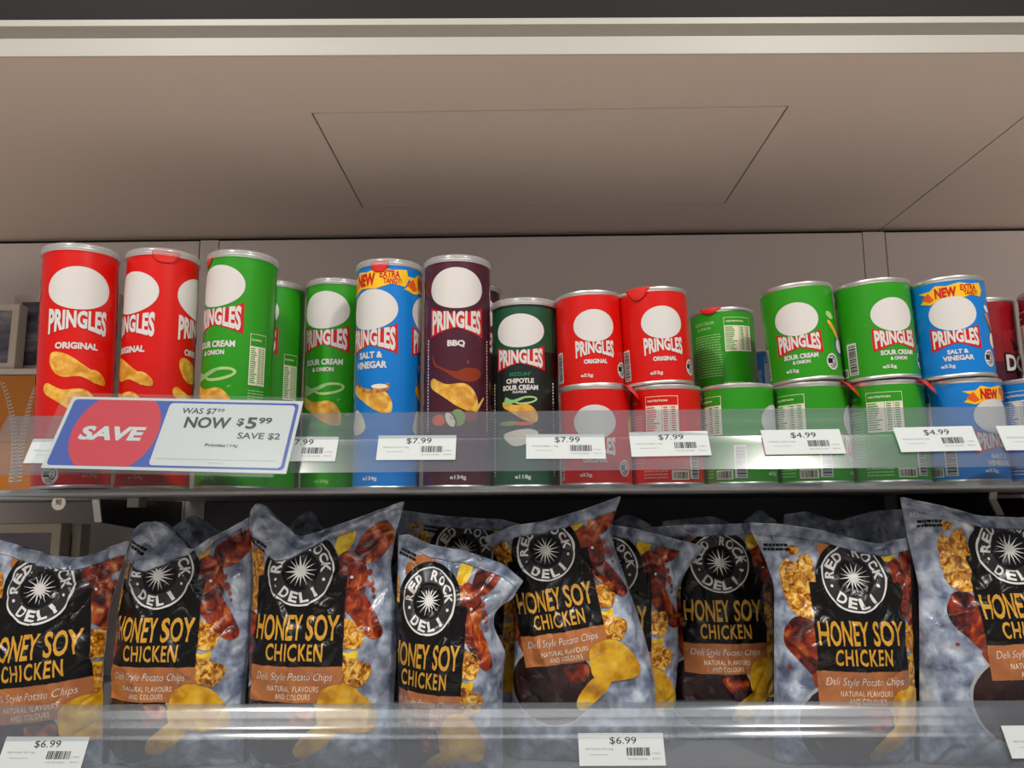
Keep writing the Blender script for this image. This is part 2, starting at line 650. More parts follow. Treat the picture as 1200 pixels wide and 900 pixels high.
def banner(w, h, cx, cy):
    n = 14
    xs = np.linspace(-1, 1, n)
    top = [(cx + x * w / 2, cy + h * (0.5 - 0.26 * (1 - abs(x) ** 1.7))) for x in xs]
    bot = [(cx + x * w / 2 * 1.02, cy + h * (-0.5 + 0.30 * (1 - abs(x)))) for x in xs]
    v = np.array(top + bot)
    return v, [(i, i + 1, n + i + 1, n + i) for i in range(n - 1)]


def text_lines(x0, y0, w, n, dy, h, seed):
    rr = random.Random(seed)
    V, Fs = [], []
    for i in range(n):
        x = x0
        while x < x0 + w - 1:
            q = min(x + rr.uniform(1.5, 5), x0 + w)
            b = len(V)
            V += [(x, y0 - i * dy), (q, y0 - i * dy), (q, y0 - i * dy + h), (x, y0 - i * dy + h)]
            Fs.append((b, b + 1, b + 2, b + 3))
            x = q + 0.7
    return np.array(V, float), Fs


def nutrition(cx, cy, w, h, ink, seed):
    out = [(rect(cx - w / 2, cy - h / 2, cx + w / 2, cy + h / 2), 'print_cream', 1)]
    out.append((rect(cx - w / 2 + 0.5, cy + h * 0.26, cx + w / 2 - 0.5, cy + h / 2 - 0.5), ink, 2))
    n = max(5, int(h / 3.2))
    for i in range(n):
        y = cy + h * 0.22 - i * (h * 0.70 / n)
        rr = random.Random(seed + i)
        out.append((rect(cx - w / 2 + 1, y - 1.1, cx - w / 2 + 1 + w * rr.uniform(0.22, 0.4), y), ink, 2))
        for q in (0.55, 0.78):
            out.append((rect(cx - w / 2 + w * q, y - 1.1, cx - w / 2 + w * q + w * 0.13, y), ink, 2))
    for q in (0.5, 0.74):
        out.append((rect(cx - w / 2 + w * q, cy - h / 2, cx - w / 2 + w * q + 0.35, cy + h * 0.26), ink, 2))
    out.append((txt('NUTRITION', w * 0.6, 2.0, cx - w * 0.12, cy + h * 0.38, 0.03), 'print_cream', 3))
    return out


def badge(cx, cy, r):
    return [(ellipse(cx, cy, r, r * 1.15), 'print_white', 1), (poly([(cx - r * 0.8, cy - r * 0.25), (cx - r * 0.8, cy + r * 0.45), (cx - r * 0.1, cy + r * 0.45), (cx - r * 0.1, cy - r * 0.25)]), 'print_black', 2),
            (ring(cx + r * 0.3, cy + r * 0.05, r * 0.45, r * 0.6, r * 0.12, 20), 'print_black', 2),
            (txt('2', r * 0.3, r * 0.6, cx + r * 0.3, cy + r * 0.05), 'print_black', 2),
            (txt('HEALTH STAR', r * 1.1, r * 0.2, cx, cy - r * 0.55), 'print_black', 2), (txt('RATING', r * 0.7, r * 0.2, cx, cy - r * 0.8), 'print_black', 2),
            (arc_text('ENERGY', cx, cy, r * 0.8, r * 0.22, 90, 70), 'print_black', 2)]


def crisp(cx, cy, w, flip=False, m='crisp_print', lay=1):
    """saddle-shaped crisp: narrow rolled end and a broad bowl"""
    p = [(-0.50, 0.24), (-0.42, 0.30), (-0.30, 0.24), (-0.12, 0.17), (0.18, 0.19), (0.36, 0.08), (0.46, -0.12), (0.44, -0.30), (0.30, -0.33), (0.06, -0.24), (-0.20, -0.06), (-0.46, 0.11)]
    s = -1 if flip else 1
    inner = [(0.02, 0.11), (0.20, 0.12), (0.32, 0.03), (0.38, -0.12), (0.34, -0.24), (0.16, -0.20), (-0.04, -0.08)]
    return [(smooth_poly([(cx + s * x * w, cy + s * y * w) for x, y in p]), m, lay),
            (smooth_poly([(cx + s * x * w, cy + s * y * w) for x, y in inner]), 'crisp_bowl' if m == 'crisp_print' else m, lay + 1)]


def onion(cx, cy, w):
    return [(ring(cx + w * 0.16, cy, w * 0.34, w * 0.13, w * 0.06, 30, 0.15), 'print_pale_green', 1),
            (smooth_poly([(cx - w * 0.5, cy - w * 0.14), (cx - w * 0.48, cy + w * 0.12), (cx - w * 0.25, cy + w * 0.02), (cx + w * 0.1, cy + w * 0.12), (cx + w * 0.1, cy + w * 0.05), (cx - w * 0.2, cy - w * 0.08)]), 'print_soft_green', 2)]


def blank_oval(x, t, a, b, H):
    return [(ellipse(x, H - t, a, b, 48), 'print_white', 2)]


def new_flash(H, x, w, top, cut=False):
    """yellow burst with NEW EXTRA TANGY!"""
    pts = [(-0.60, -0.28), (-0.46, 0.02), (-0.62, 0.20), (-0.40, 0.22), (-0.30, 0.42), (-0.12, 0.34), (0.10, 0.46), (0.30, 0.38), (0.52, 0.44), (0.56, 0.10), (0.50, -0.20), (0.30, -0.12), (0.05, -0.30), (-0.20, -0.24), (-0.42, -0.40)]
    h = w * 0.42
    cy = H - top - h * 0.5
    return [(poly([(x + px * w, cy + py * h) for px, py in pts]), 'print_yellow', 1),
            (poly([(x - 0.56 * w, cy - 0.12 * h), (x - 0.44 * w, cy + 0.16 * h), (x - 0.34 * w, cy - 0.2 * h), (x - 0.42 * w, cy - 0.3 * h)]), 'print_orange', 2),
            (txt('NEW', w * 0.36, h * 0.46, x - w * 0.14, cy + h * 0.06, 0.05), 'print_red', 3),
            (txt('EXTRA', w * 0.30, h * 0.27, x + w * 0.26, cy + h * 0.23, 0.03), 'print_red', 3),
            (txt('TANGY!', w * 0.27, h * 0.21, x + w * 0.30, cy - h * 0.02, 0.03), 'print_red', 3)]


def tall_front(kind, x, H):
    """front picture of a tall can centred at arc position x"""
    # how far the oval, the brand and the lower print sit below each other on this flavour
    do, db, dl = {'red': (10.5, 8.5, 6.5), 'green': (2.0, 0, 0), 'blue': (20, 16, 4)}.get(kind, (0, 0, 0))
    A = blank_oval(x, 38 + do, 31.0, 23.0, H)
    if kind != 'red':
        A.append((banner(62, 34, x, H - 75 - db), 'print_red', 1))
    A.append((lettered_brand(57, 28, x, H - 75.5 - db, 0.045), 'print_white', 3))
    H = H - dl
    if kind == 'red':
        A.append((txt('ORIGINAL', 40, 7.0, x, H - 103, 0.045), 'print_white', 2))
        A += crisp(x - 2, H - 126, 50, True)
        A += [(smooth_poly([(x + 8, H - 131), (x + 18, H - 127), (x + 28, H - 134), (x + 29, H - 142), (x + 18, H - 140)]), 'crisp_print', 3)]
        A += crisp(x - 3, H - 158, 56)
    elif kind == 'green':
        A.append((txt('SOUR CREAM', 48, 7.2, x, H - 103, 0.045), 'print_white', 2))
        A.append((txt('& ONION', 27, 5.4, x, H - 112, 0.045), 'print_white', 2))
        A += onion(x, H - 135, 54)
        A += crisp(x - 2, H - 160, 56)
        A += [(ellipse(x + 20, H - 148, 2.2, 1.2, 12, 0.5), 'print_leaf', 1), (ellipse(x + 31, H - 165, 3.5, 1.8, 14, 0.4), 'print_soft_green', 1)]
    elif kind == 'blue':
        A += new_flash(H + dl, x + 2, 74, 10)
        A.append((txt('SALT &', 30, 7.5, x, H - 105, 0.045), 'print_white', 2))
        A.append((txt('VINEGAR', 40, 8.0, x, H - 116, 0.045), 'print_white', 2))
        A += crisp(x + 2, H - 152, 52)
        A += [(smooth_poly([(x - 24, H - 130), (x - 6, H - 141), (x + 10, H - 142), (x + 22, H - 136), (x + 20, H - 145), (x, H - 147), (x - 10, H - 143)]), 'corn_print', 3), (ellipse(x + 12, H - 140, 9, 2.6, 20), 'print_cream', 4)]
        A += [(smooth_poly([(x - 26, H - 176), (x - 20, H - 164), (x - 8, H - 172), (x - 4, H - 186), (x - 18, H - 192), (x - 28, H - 186)]), 'print_cream', 1)]
    elif kind == 'bbq':
        A.append((txt('BBQ', 19, 8.0, x, H - 100, 0.05), 'print_white', 2))
        A += [(smooth_poly([(x - 28, H - 110), (x - 22, H - 122), (x - 2, H - 130), (x + 12, H - 126), (x + 26, H - 127), (x + 29, H - 134), (x + 18, H - 141), (x + 2, H - 139), (x - 14, H - 129), (x - 26, H - 122)]), 'print_brown', 1)]
        A += [(ellipse(x + 13, H - 120, 1.6, 2.4, 12), 'print_brown', 1)]
        A += crisp(x - 2, H - 154, 58)
        A += [(ellipse(x - 19, H - 182, 9, 6), 'print_orange', 1), (ellipse(x - 6, H - 182, 6, 10, 24, 0.5), 'print_cream', 2), (ring(x - 6, H - 182, 6, 10, 1.6, 24, 0.5), 'maroon_wrap', 3),
              (ellipse(x + 2, H - 180, 8, 9), 'print_leaf', 2), (ellipse(x + 16, H - 178, 9, 6), 'print_brown', 1), (poly([(x + 20, H - 172), (x + 33, H - 156), (x + 34, H - 158), (x + 23, H - 174)]), 'crisp_print', 2)]
    elif kind == 'chipotle':
        A.append((txt("SIZZLIN'", 26, 5.0, x, H - 97, 0.03), 'print_teal', 2))
        A.append((txt('CHIPOTLE', 34, 6.6, x, H - 106, 0.05), 'print_white', 2))
        A.append((txt('SOUR CREAM', 44, 7.0, x, H - 115, 0.05), 'print_white', 2))
        A.append((txt('FLAVOUR', 17, 3.4, x, H - 121, 0.04), 'print_white', 2))
        A += onion(x + 1, H - 132, 40)
        A += crisp(x, H - 146, 46)
        A += [(ellipse(x - 14, H - 162, 15, 3, 24), 'print_leaf', 1), (ellipse(x + 4, H - 163, 12, 2.4, 24), 'print_orange', 2)]
        A += [(smooth_poly([(x - 22, H - 178), (x - 8, H - 172), (x + 12, H - 170), (x + 22, H - 176), (x + 10, H - 188), (x - 8, H - 192)]), 'print_cream', 1)]
    if kind == 'chipotle':      # the shorter can carries the same print a little smaller
        B = []
        for (v, f), m, lay in A:
            w = np.array(v, float)
            w[:, 0] = x + (w[:, 0] - x) * 0.90
            w[:, 1] = H - ((H - w[:, 1]) * 0.81 + 6.5)
            B.append(((w, f), m, lay))
        A = B
    return A


def side_text(x, top, w, n, H, seed, m='print_soft_green'):
    return [(text_lines(x - w / 2, H - top, w, n, 3.0, 1.2, seed), m, 1)]


def tall_art(kind, H):
    A = []
    for a in ((0, 180) if kind == 'green' else (0, 126, -126)):
        A += tall_front(kind, R(a) * RB * 1000, H)
    soft = {'red': 'print_soft_red', 'green': 'print_soft_green'}.get(kind, 'print_white')
    wrap = {'red': 'red_wrap', 'green': 'green_wrap', 'blue': 'blue_wrap', 'bbq': 'maroon_wrap', 'chipotle': 'darkgreen_wrap'}[kind]
    if kind == 'green':
        for a in (62,):
            x = R(a) * RB * 1000 + 9
            A += nutrition(x, H - 118, 19, 55, wrap, 3)
            A += side_text(x, 152, 19, 22, H, 5, soft)
    if kind in ('bbq', 'chipotle'):
        for a in (62, -58):
            x = R(a) * RB * 1000
            A.append((text_lines(x, H - 95, 2.4, 30, 3.4, 2.0, 9), 'print_cream', 1))
    if kind == 'red':
        A += badge(R(-30) * RB * 1000, H - 243 + 3, 8.5)
        A.append((txt('e134g', 15, 5.5, R(28) * RB * 1000, 12, 0.03), soft, 1))
    else:
        A.append((txt('e134g' if kind != 'chipotle' else 'e118g', 17, 5.5, R(4) * RB * 1000, 11, 0.03), soft, 1))
    if kind == 'chipotle':
        for i in range(7):
            a = R(i * 51.4) * RB * 1000
            A.append((smooth_poly([(a - 17, 0.5 + 3.2), (a - 14, 62), (a, 40), (a + 14, 72), (a + 17, 3.7)]), 'pine_wrap', 0))
        A.append((rect(-114.6, H - 60, 114.6, H - 11), 'pine_wrap', 0))
    if kind == 'green':
        A.append((rect(-115, H - 14.5, 115, H - 11.5), 'print_leaf', 0)) if False else None
    return [a for a in A if a is not None]


def mini_front(kind, H):
    A = blank_oval(0, 38.5, 22.3, 17.5, H)
    if kind != 'red':
        A.append((banner(46, 25, 0, H - 63.5), 'print_red', 1))
    A.append((lettered_brand(42, 19.5, 0, H - 63.5), 'print_white', 3))
    return A


def mini_art(kind, H):
    A = mini_front(kind, H)
    wrap = {'red': 'red_wrap', 'green': 'green_wrap', 'blue': 'blue_wrap'}[kind]
    soft = {'red': 'print_soft_red', 'green': 'print_soft_green', 'blue': 'print_white'}[kind]
    q = RB * 1000
    if kind == 'red':
        A.append((txt('ORIGINAL', 25, 4.8, 0, H - 77, 0.05), 'print_white', 2))
        A += [(smooth_poly([(R(72) * q - 4, H - 36), (R(72) * q + 8, H - 30), (R(72) * q + 6, H - 52), (R(72) * q - 2, H - 56)]), 'crisp_print', 1)]
    elif kind == 'green':
        A.append((txt('SOUR CREAM', 34, 5.2, 0, H - 77.5, 0.045), 'print_white', 2))
        A.append((txt('& ONION', 17, 3.8, 0, H - 83.5, 0.045), 'print_white', 2))
        x = R(64) * q
        A += [(ellipse(x - 3, H - 36, 6, 3.5, 20, -0.6), 'print_pale_green', 1), (smooth_poly([(x - 8, H - 44), (x - 4, H - 42), (x + 8, H - 56), (x + 5, H - 60)]), 'crisp_print', 2),
              (ellipse(x + 8, H - 68, 8.5, 9.5), 'print_blue', 1), (ellipse(x + 8, H - 68, 6.6, 7.6), 'print_white', 2)]
    else:
        A += new_flash(H, 3, 54, 6.5)
        A.append((txt('SALT &', 19, 4.6, 0, H - 77.5, 0.045), 'print_white', 2))
        A.append((txt('VINEGAR', 28, 5.2, 0, H - 84, 0.045), 'print_white', 2))
        x = R(64) * q
        A += [(ellipse(x - 2, H - 34, 5, 3, 20, -0.6), 'print_cream', 1), (smooth_poly([(x - 7, H - 42), (x - 3, H - 40), (x + 8, H - 54), (x + 5, H - 58)]), 'corn_print', 2), (ellipse(x + 4, H - 66, 7, 8), 'print_cream', 1)]
    A.append((txt('e53g', 13, 4.6, -10, H - 92, 0.03), 'print_white', 1))
    A += badge(R(52) * q, H - 85, 7.5)
    A.append((rect(-R(72) * q - 6, H - 96, -R(72) * q + 6, H - 63), 'print_white', 1))
    A.append((barcode(-R(72) * q - 4, H - 95, -R(72) * q + 5, H - 65, 4, True), 'print_black', 2))
    A += nutrition(-R(125) * q, H - 32, 34, 40, wrap, 8)
    x = R(-125) * q
    A.append((rect(x + 8, 6, x + 26, 15), 'print_cream', 1))
    A.append((barcode(x + 9, 7, x + 25, 14, 2), 'print_black', 2))
    A.append((text_lines(x - 22, 14, 26, 3, 3.2, 1.4, 6), soft, 1))
    x = q * PI - 2
    fl = {'red': 'ORIGINAL', 'green': 'SOUR CREAM', 'blue': 'SALT &'}[kind]
    A.append((txt(fl, 26, 4.2, x - 4, H - 17, 0.03), soft, 1))
    if kind != 'red':
        A.append((txt('& ONION' if kind == 'green' else 'VINEGAR', 18, 3.6, x - 4, H - 23, 0.03), soft, 1))
    A.append((text_lines(x - 18, H - 32, 34, 17, 3.0, 1.2, 12), soft, 1))
    return A


def tortilla_art(H):
    q = RB * 1000
    A = [(rect(-114, 3.5, 114, H * 0.30), 'maroon_wrap', 0)]
    A += [(poly([(-34, H - 28), (-36, H - 64), (-2, H - 44)]), 'corn_print', 1)]
    A += [(poly([(22, H - 60), (18, H - 46), (34, H - 58)]), 'print_black', 2), (txt('DORITOS', 84, 23, 50, H - 74, 0.09), 'print_black', 3), (txt('DORITOS', 81, 18.5, 50, H - 74, 0.035), 'print_white', 4)]
    A.append((rect(-52, H - 90, -40, H - 16), 'print_black', 1))
    A.append((rect(-50, H - 88, -42, H - 18), 'bowl_rim', 2))
    A += nutrition(-R(150) * q, H - 50, 34, 60, 'dorito_wrap', 21)
    A.append((text_lines(-R(110) * q, H - 20, 14, 22, 3.0, 1.2, 31), 'print_cream', 1))
    return A


_REF = {}


def wrap_art(mb, art, H):
    for shape, m, lay in art:
        v, f = refine(shape, 4.0)
        r = RB + 0.00016 * (lay + 1)
        th = v[:, 0] / (RB * 1000)
        z = v[:, 1] / 1000
        mb.add(np.stack([r * np.sin(th), -r * np.cos(th), z], 1), f, m,
               np.stack([np.sin(th), -np.cos(th), 0 * th], 1))


def mesh_with_normals(mb, name):
    me = mb.mesh(name, True, False)
    nv = [mb.n.get(i, (0, 0, 0)) for i in range(len(mb.v))]
    me.update()
    me.normals_split_custom_set_from_vertices(nv)
    return me


KIND = {   # wrapper, height, art
    'red': ('red_wrap', HT, 'tall'), 'green': ('green_wrap', HT, 'tall'), 'blue': ('blue_wrap', HT, 'tall'), 'bbq': ('maroon_wrap', HT, 'tall'), 'chipotle': ('darkgreen_wrap', HC, 'tall'),
    'mini_red': ('red_wrap', HM, 'mini'), 'mini_green': ('green_wrap', HM, 'mini'), 'mini_blue': ('blue_wrap', HM, 'mini'), 'tortilla': ('dorito_wrap', HM, 'tortilla')}
MASTERS = {}


def make_can(kind):
    wrap, H, style = KIND[kind]
    h = H / 1000
    root = empty('chip_can')
    top = h - (0.0075 if style == 'tall' else 0.0045)
    b = MB()
    seg = 72
    cyl = [(RB, 0.0032), (RB, top)]
    for (r, z) in cyl: pass
    v = [(r * math.sin(2 * PI * i / seg), -r * math.cos(2 * PI * i / seg), z) for r, z in cyl for i in range(seg)]
    nrm = [(math.sin(2 * PI * i / seg), -math.cos(2 * PI * i / seg), 0) for _ in cyl for i in range(seg)]
    b.add(v, [(i, (i + 1) % seg, seg + (i + 1) % seg, seg + i) for i in range(seg)], wrap, nrm)
    art = tall_art(kind, H) if style == 'tall' else tortilla_art(H) if style == 'tortilla' else mini_art(kind[5:], H)
    wrap_art(b, art, H)
    link('can_body', mesh_with_normals(b, 'can_body'), root)
    m = MB()
    m.lathe([(0, 0.0022), (0.0335, 0.0022), (0.0345, 0.0), (0.0370, 0.0), (0.0373, 0.0012), (0.0370, 0.0032), (RB - 0.0004, 0.0038)], 'silver_rim')
    m.build('base_rim', root, angle=50)
    m = MB()
    if style == 'tall':
        m.lathe([(RB - 0.0004, top - 0.001), (0.0370, top), (0.0375, top + 0.0014), (0.0372, top + 0.0030), (0.0350, top + 0.0032), (0.0345, top + 0.0008), (0, top + 0.0008)], 'silver_rim')
        m.build('metal_rim', root, angle=50)
        m = MB()
        m.lathe([(0.0380, top - 0.0010), (0.0386, top + 0.0002), (0.0383, top + 0.0020), (0.0388, top + 0.0030), (0.0385, top + 0.0052), (0.0374, h - 0.0006), (0.0355, h), (0.0335, h - 0.0008), (0.0330, h - 0.0030), (0, h - 0.0030)], 'lid_plastic')
        m.build('plastic_lid', root, angle=40)
    else:
        m.lathe([(RB - 0.0004, top - 0.0005), (0.0371, top + 0.0003), (0.0373, top + 0.0018), (0.0373, h - 0.0014), (0.0371, h - 0.0002), (0.0358, h), (0.0348, h - 0.0008), (0.0345, h - 0.0030), (0, h - 0.0030)], 'silver_rim')
        m.build('metal_rim', root, angle=50)
    return root


def seal_tab(root, ang, H, style='hang', w=11.0, drop=12.0):
    """red pull tab of the foil seal: hanging over the rim or sticking out"""
    a = R(ang)
    d = Vector((math.sin(a), -math.cos(a), 0)); t = Vector((math.cos(a), math.sin(a), 0))
    h = H / 1000
    top = h - 0.0075
    if style == 'under':      # pressed flat against the wrapper, seen through the clear lid
        path = [(RB + 0.0012, h - 0.0035, 1.0), (RB + 0.0012, top - 0.0002, 1.0), (RB + 0.0009, top - drop * 0.45 / 1000, 0.86), (RB + 0.0009, top - drop * 0.8 / 1000, 0.62), (RB + 0.0009, top - drop / 1000, 0.30)]
    elif style == 'hang':
        path = [(0.0340, h + 0.0002, 1.05), (0.0372, h + 0.0007, 1.0), (0.0381, h - 0.0006, 1.0), (0.0383, h - drop * 0.35 / 1000, 0.80), (0.0381, h - drop * 0.7 / 1000, 0.52), (0.0380, h - drop / 1000, 0.16)]
    else:
        path = [(0.030, h + 0.0003, 1.0), (0.0376, h + 0.0006, 1.0), (0.0420, h - 0.0030, 0.95), (0.0465, h - 0.0090, 0.70), (0.0500, h - 0.0150, 0.15)]
    m = MB()
    v = []
    for r, z, k in path:
        for s in (-1, -0.7, -0.35, 0, 0.35, 0.7, 1):
            p = d * r + t * (s * w / 1000 * k)
            rr = math.hypot(p.x, p.y)
            if style != 'out': p = p * (r / rr)
            v.append((p.x, p.y, z))
    n = len(path)
    fs = [(7 * i + j, 7 * i + j + 1, 7 * i + j + 8, 7 * i + j + 7) for i in range(n - 1) for j in range(6)]
    m.add(v, fs, 'seal_red')
    o = m.build('seal_tab', root, angle=25)
    md = o.modifiers.new('foil', 'SOLIDIFY'); md.thickness = 0.00015; md.offset = 0
    return o


def can(kind, x, y, z, face, label, lean=0.0, tabs=(), group=None):
    if kind not in MASTERS:
        MASTERS[kind] = make_can(kind)
        o = MASTERS[kind]
    else:
        o = copy_tree(MASTERS[kind])
        for ch in [c for c in bpy.data.objects if c.parent is o and c.name.startswith('seal_tab')]:
            bpy.data.objects.remove(ch)
    tag(o, label, 'can', group)
    # a lean tips the can over its lower left (or right) edge
    piv = Vector((-RB if lean > 0 else RB, 0, 0))
    o.matrix_world = (Matrix.Translation(Vector((x, y, z))) @ Matrix.Translation(piv) @ Matrix.Rotation(R(-lean), 4, 'Y') @ Matrix.Translation(-piv)
                      @ Matrix.Rotation(R(face), 4, 'Z'))
    for a, style, w, dr in tabs:
        seal_tab(o, a - face, KIND[kind][1], style, w, dr)
    return o


TALL = 'tall chip cans on the upper shelf'
MINI = 'small chip cans stacked on the upper shelf'
M1, M2 = S1, S1 + 0.1034
can('red', -0.467, 0.810, S1, 28, 'tall red original chip can, leftmost can on the upper shelf behind the sale sign', 2.0, group=TALL)
can('red', -0.391, 0.826, S1, -28, 'tall red chip can turned aside, between the leftmost red can and a tall green one', 0.6, [(28, 'under', 15, 9)], TALL)
can('green', -0.311, 0.835, S1, -23, 'tall green sour cream can with red seal tab, right of the two tall red cans', -0.5, [(-58, 'under', 14, 8)], TALL)
can('green', -0.308, 0.945, S1, -22, 'tall green can mostly hidden behind the front green can with the red tab', 0, group=TALL)
can('green', -0.229, 0.940, S1, -10, 'tall green sour cream can set back, just left of the tall blue can', 0, group=TALL)
can('blue', -0.152, 0.870, S1, -23, 'tall blue salt and vinegar can with yellow flash, left of the maroon can', 0, [(-8, 'under', 11, 9)], TALL)
can('bbq', -0.073, 0.860, S1, 3, 'tall maroon barbecue chip can in the front row beside the tall blue can', 0, group=TALL)
can('bbq', -0.065, 0.965, S1, 12, 'maroon chip can peeking out behind the front maroon can', 0, group=TALL)
can('chipotle', 0.003, 0.864, S1, -10, 'dark green chipotle sour cream can, shortest of the tall cans', 0, group=TALL)
can('mini_red', 0.0765, 0.826, M1, -7, 'small red can under another, in the left red stack with its front turned forward', 0, [(58, 'out', 9, 10)], MINI)
can('mini_red', 0.076, 0.845, M2, 2, 'upper small red original can standing beside the dark green chipotle can', 1.4, group=MINI)
can('mini_red', 0.1515, 0.830, M1, 108, 'lower small red can showing its nutrition table, in the right red stack', 0, group=MINI)
can('mini_red', 0.146, 0.836, M2, 4, 'upper small red original can with red foil tab over its rim', 2.2, [(-34, 'hang', 15, 13)], MINI)
can('mini_red', 0.113, 0.925, M1, 40, 'hidden small red can at the base of the second row behind the red stacks', 0, group=MINI)
can('mini_red', 0.115, 0.925, M2, 40, 'small red can glimpsed in the gap behind the two upper red cans', 0, group=MINI)
can('mini_green', 0.2265, 0.826, M1, 57, 'lower small green can beside the red stack, below the dark back-turned green can', 0, group=MINI)
can('mini_green', 0.241, 0.918, M1, 150, 'hidden small green can carrying the back-turned green can', 0, group=MINI)
can('mini_green', 0.241, 0.922, M2, 140, 'upper small green can turned to show its ingredient text, set back with red tab', 1.0, [(-35, 'hang', 14, 7)], MINI)
can('mini_green', 0.3015, 0.822, M1, 70, 'lower small green can in the middle green stack, red tab sticking out right', 0, [(48, 'out', 10, 10)], MINI)
can('mini_green', 0.301, 0.826, M2, -24, 'upper small green sour cream can, left of the two green cans facing forward', 3.6, group=MINI)
can('mini_green', 0.3765, 0.814, M1, 98, 'lower small green can next to the blue stack showing its nutrition table', 0, [(42, 'out', 10, 9)], MINI)
can('mini_green', 0.3735, 0.812, M2, 5, 'upper small green sour cream can with barcode, standing against the blue can', 2.0, group=MINI)
can('mini_blue', 0.4515, 0.808, M1, 20, 'lower small blue can with a yellow new flash, in the blue stack', 0, group=MINI)
can('mini_blue', 0.4465, 0.806, M2, -21, 'upper small blue salt and vinegar can with yellow flash beside the green cans', 1.5, group=MINI)
can('mini_blue', 0.5265, 0.804, M1, 68, 'lower small blue can at the right end, below the red tortilla chip cans', 0, group=MINI)
can('mini_blue', 0.6020, 0.812, M1, 30, 'small blue can past the right edge carrying a red tortilla chip can', 0, group=MINI)
can('mini_blue', 0.3675, 1.165, M1, 130, 'hidden small blue can at the back carrying another blue can', 0, group=MINI)
can('mini_blue', 0.3675, 1.165, M2, 128, 'small blue can far back in the gap left of the upper green cans', 0, group=MINI)
can('tortilla', 0.526, 0.888, M1, 0, 'hidden red tortilla chip can below another in the second row at right', 0, group='red tortilla chip cans')
can('tortilla', 0.526, 0.890, M2, -9, 'red tortilla chip can with a brown triangle chip, right of the upper blue can', 0, group='red tortilla chip cans')
can('tortilla', 0.583, 0.838, M2, 38, 'red tortilla chip can cut off by the right edge of the photo', 0, group='red tortilla chip cans')

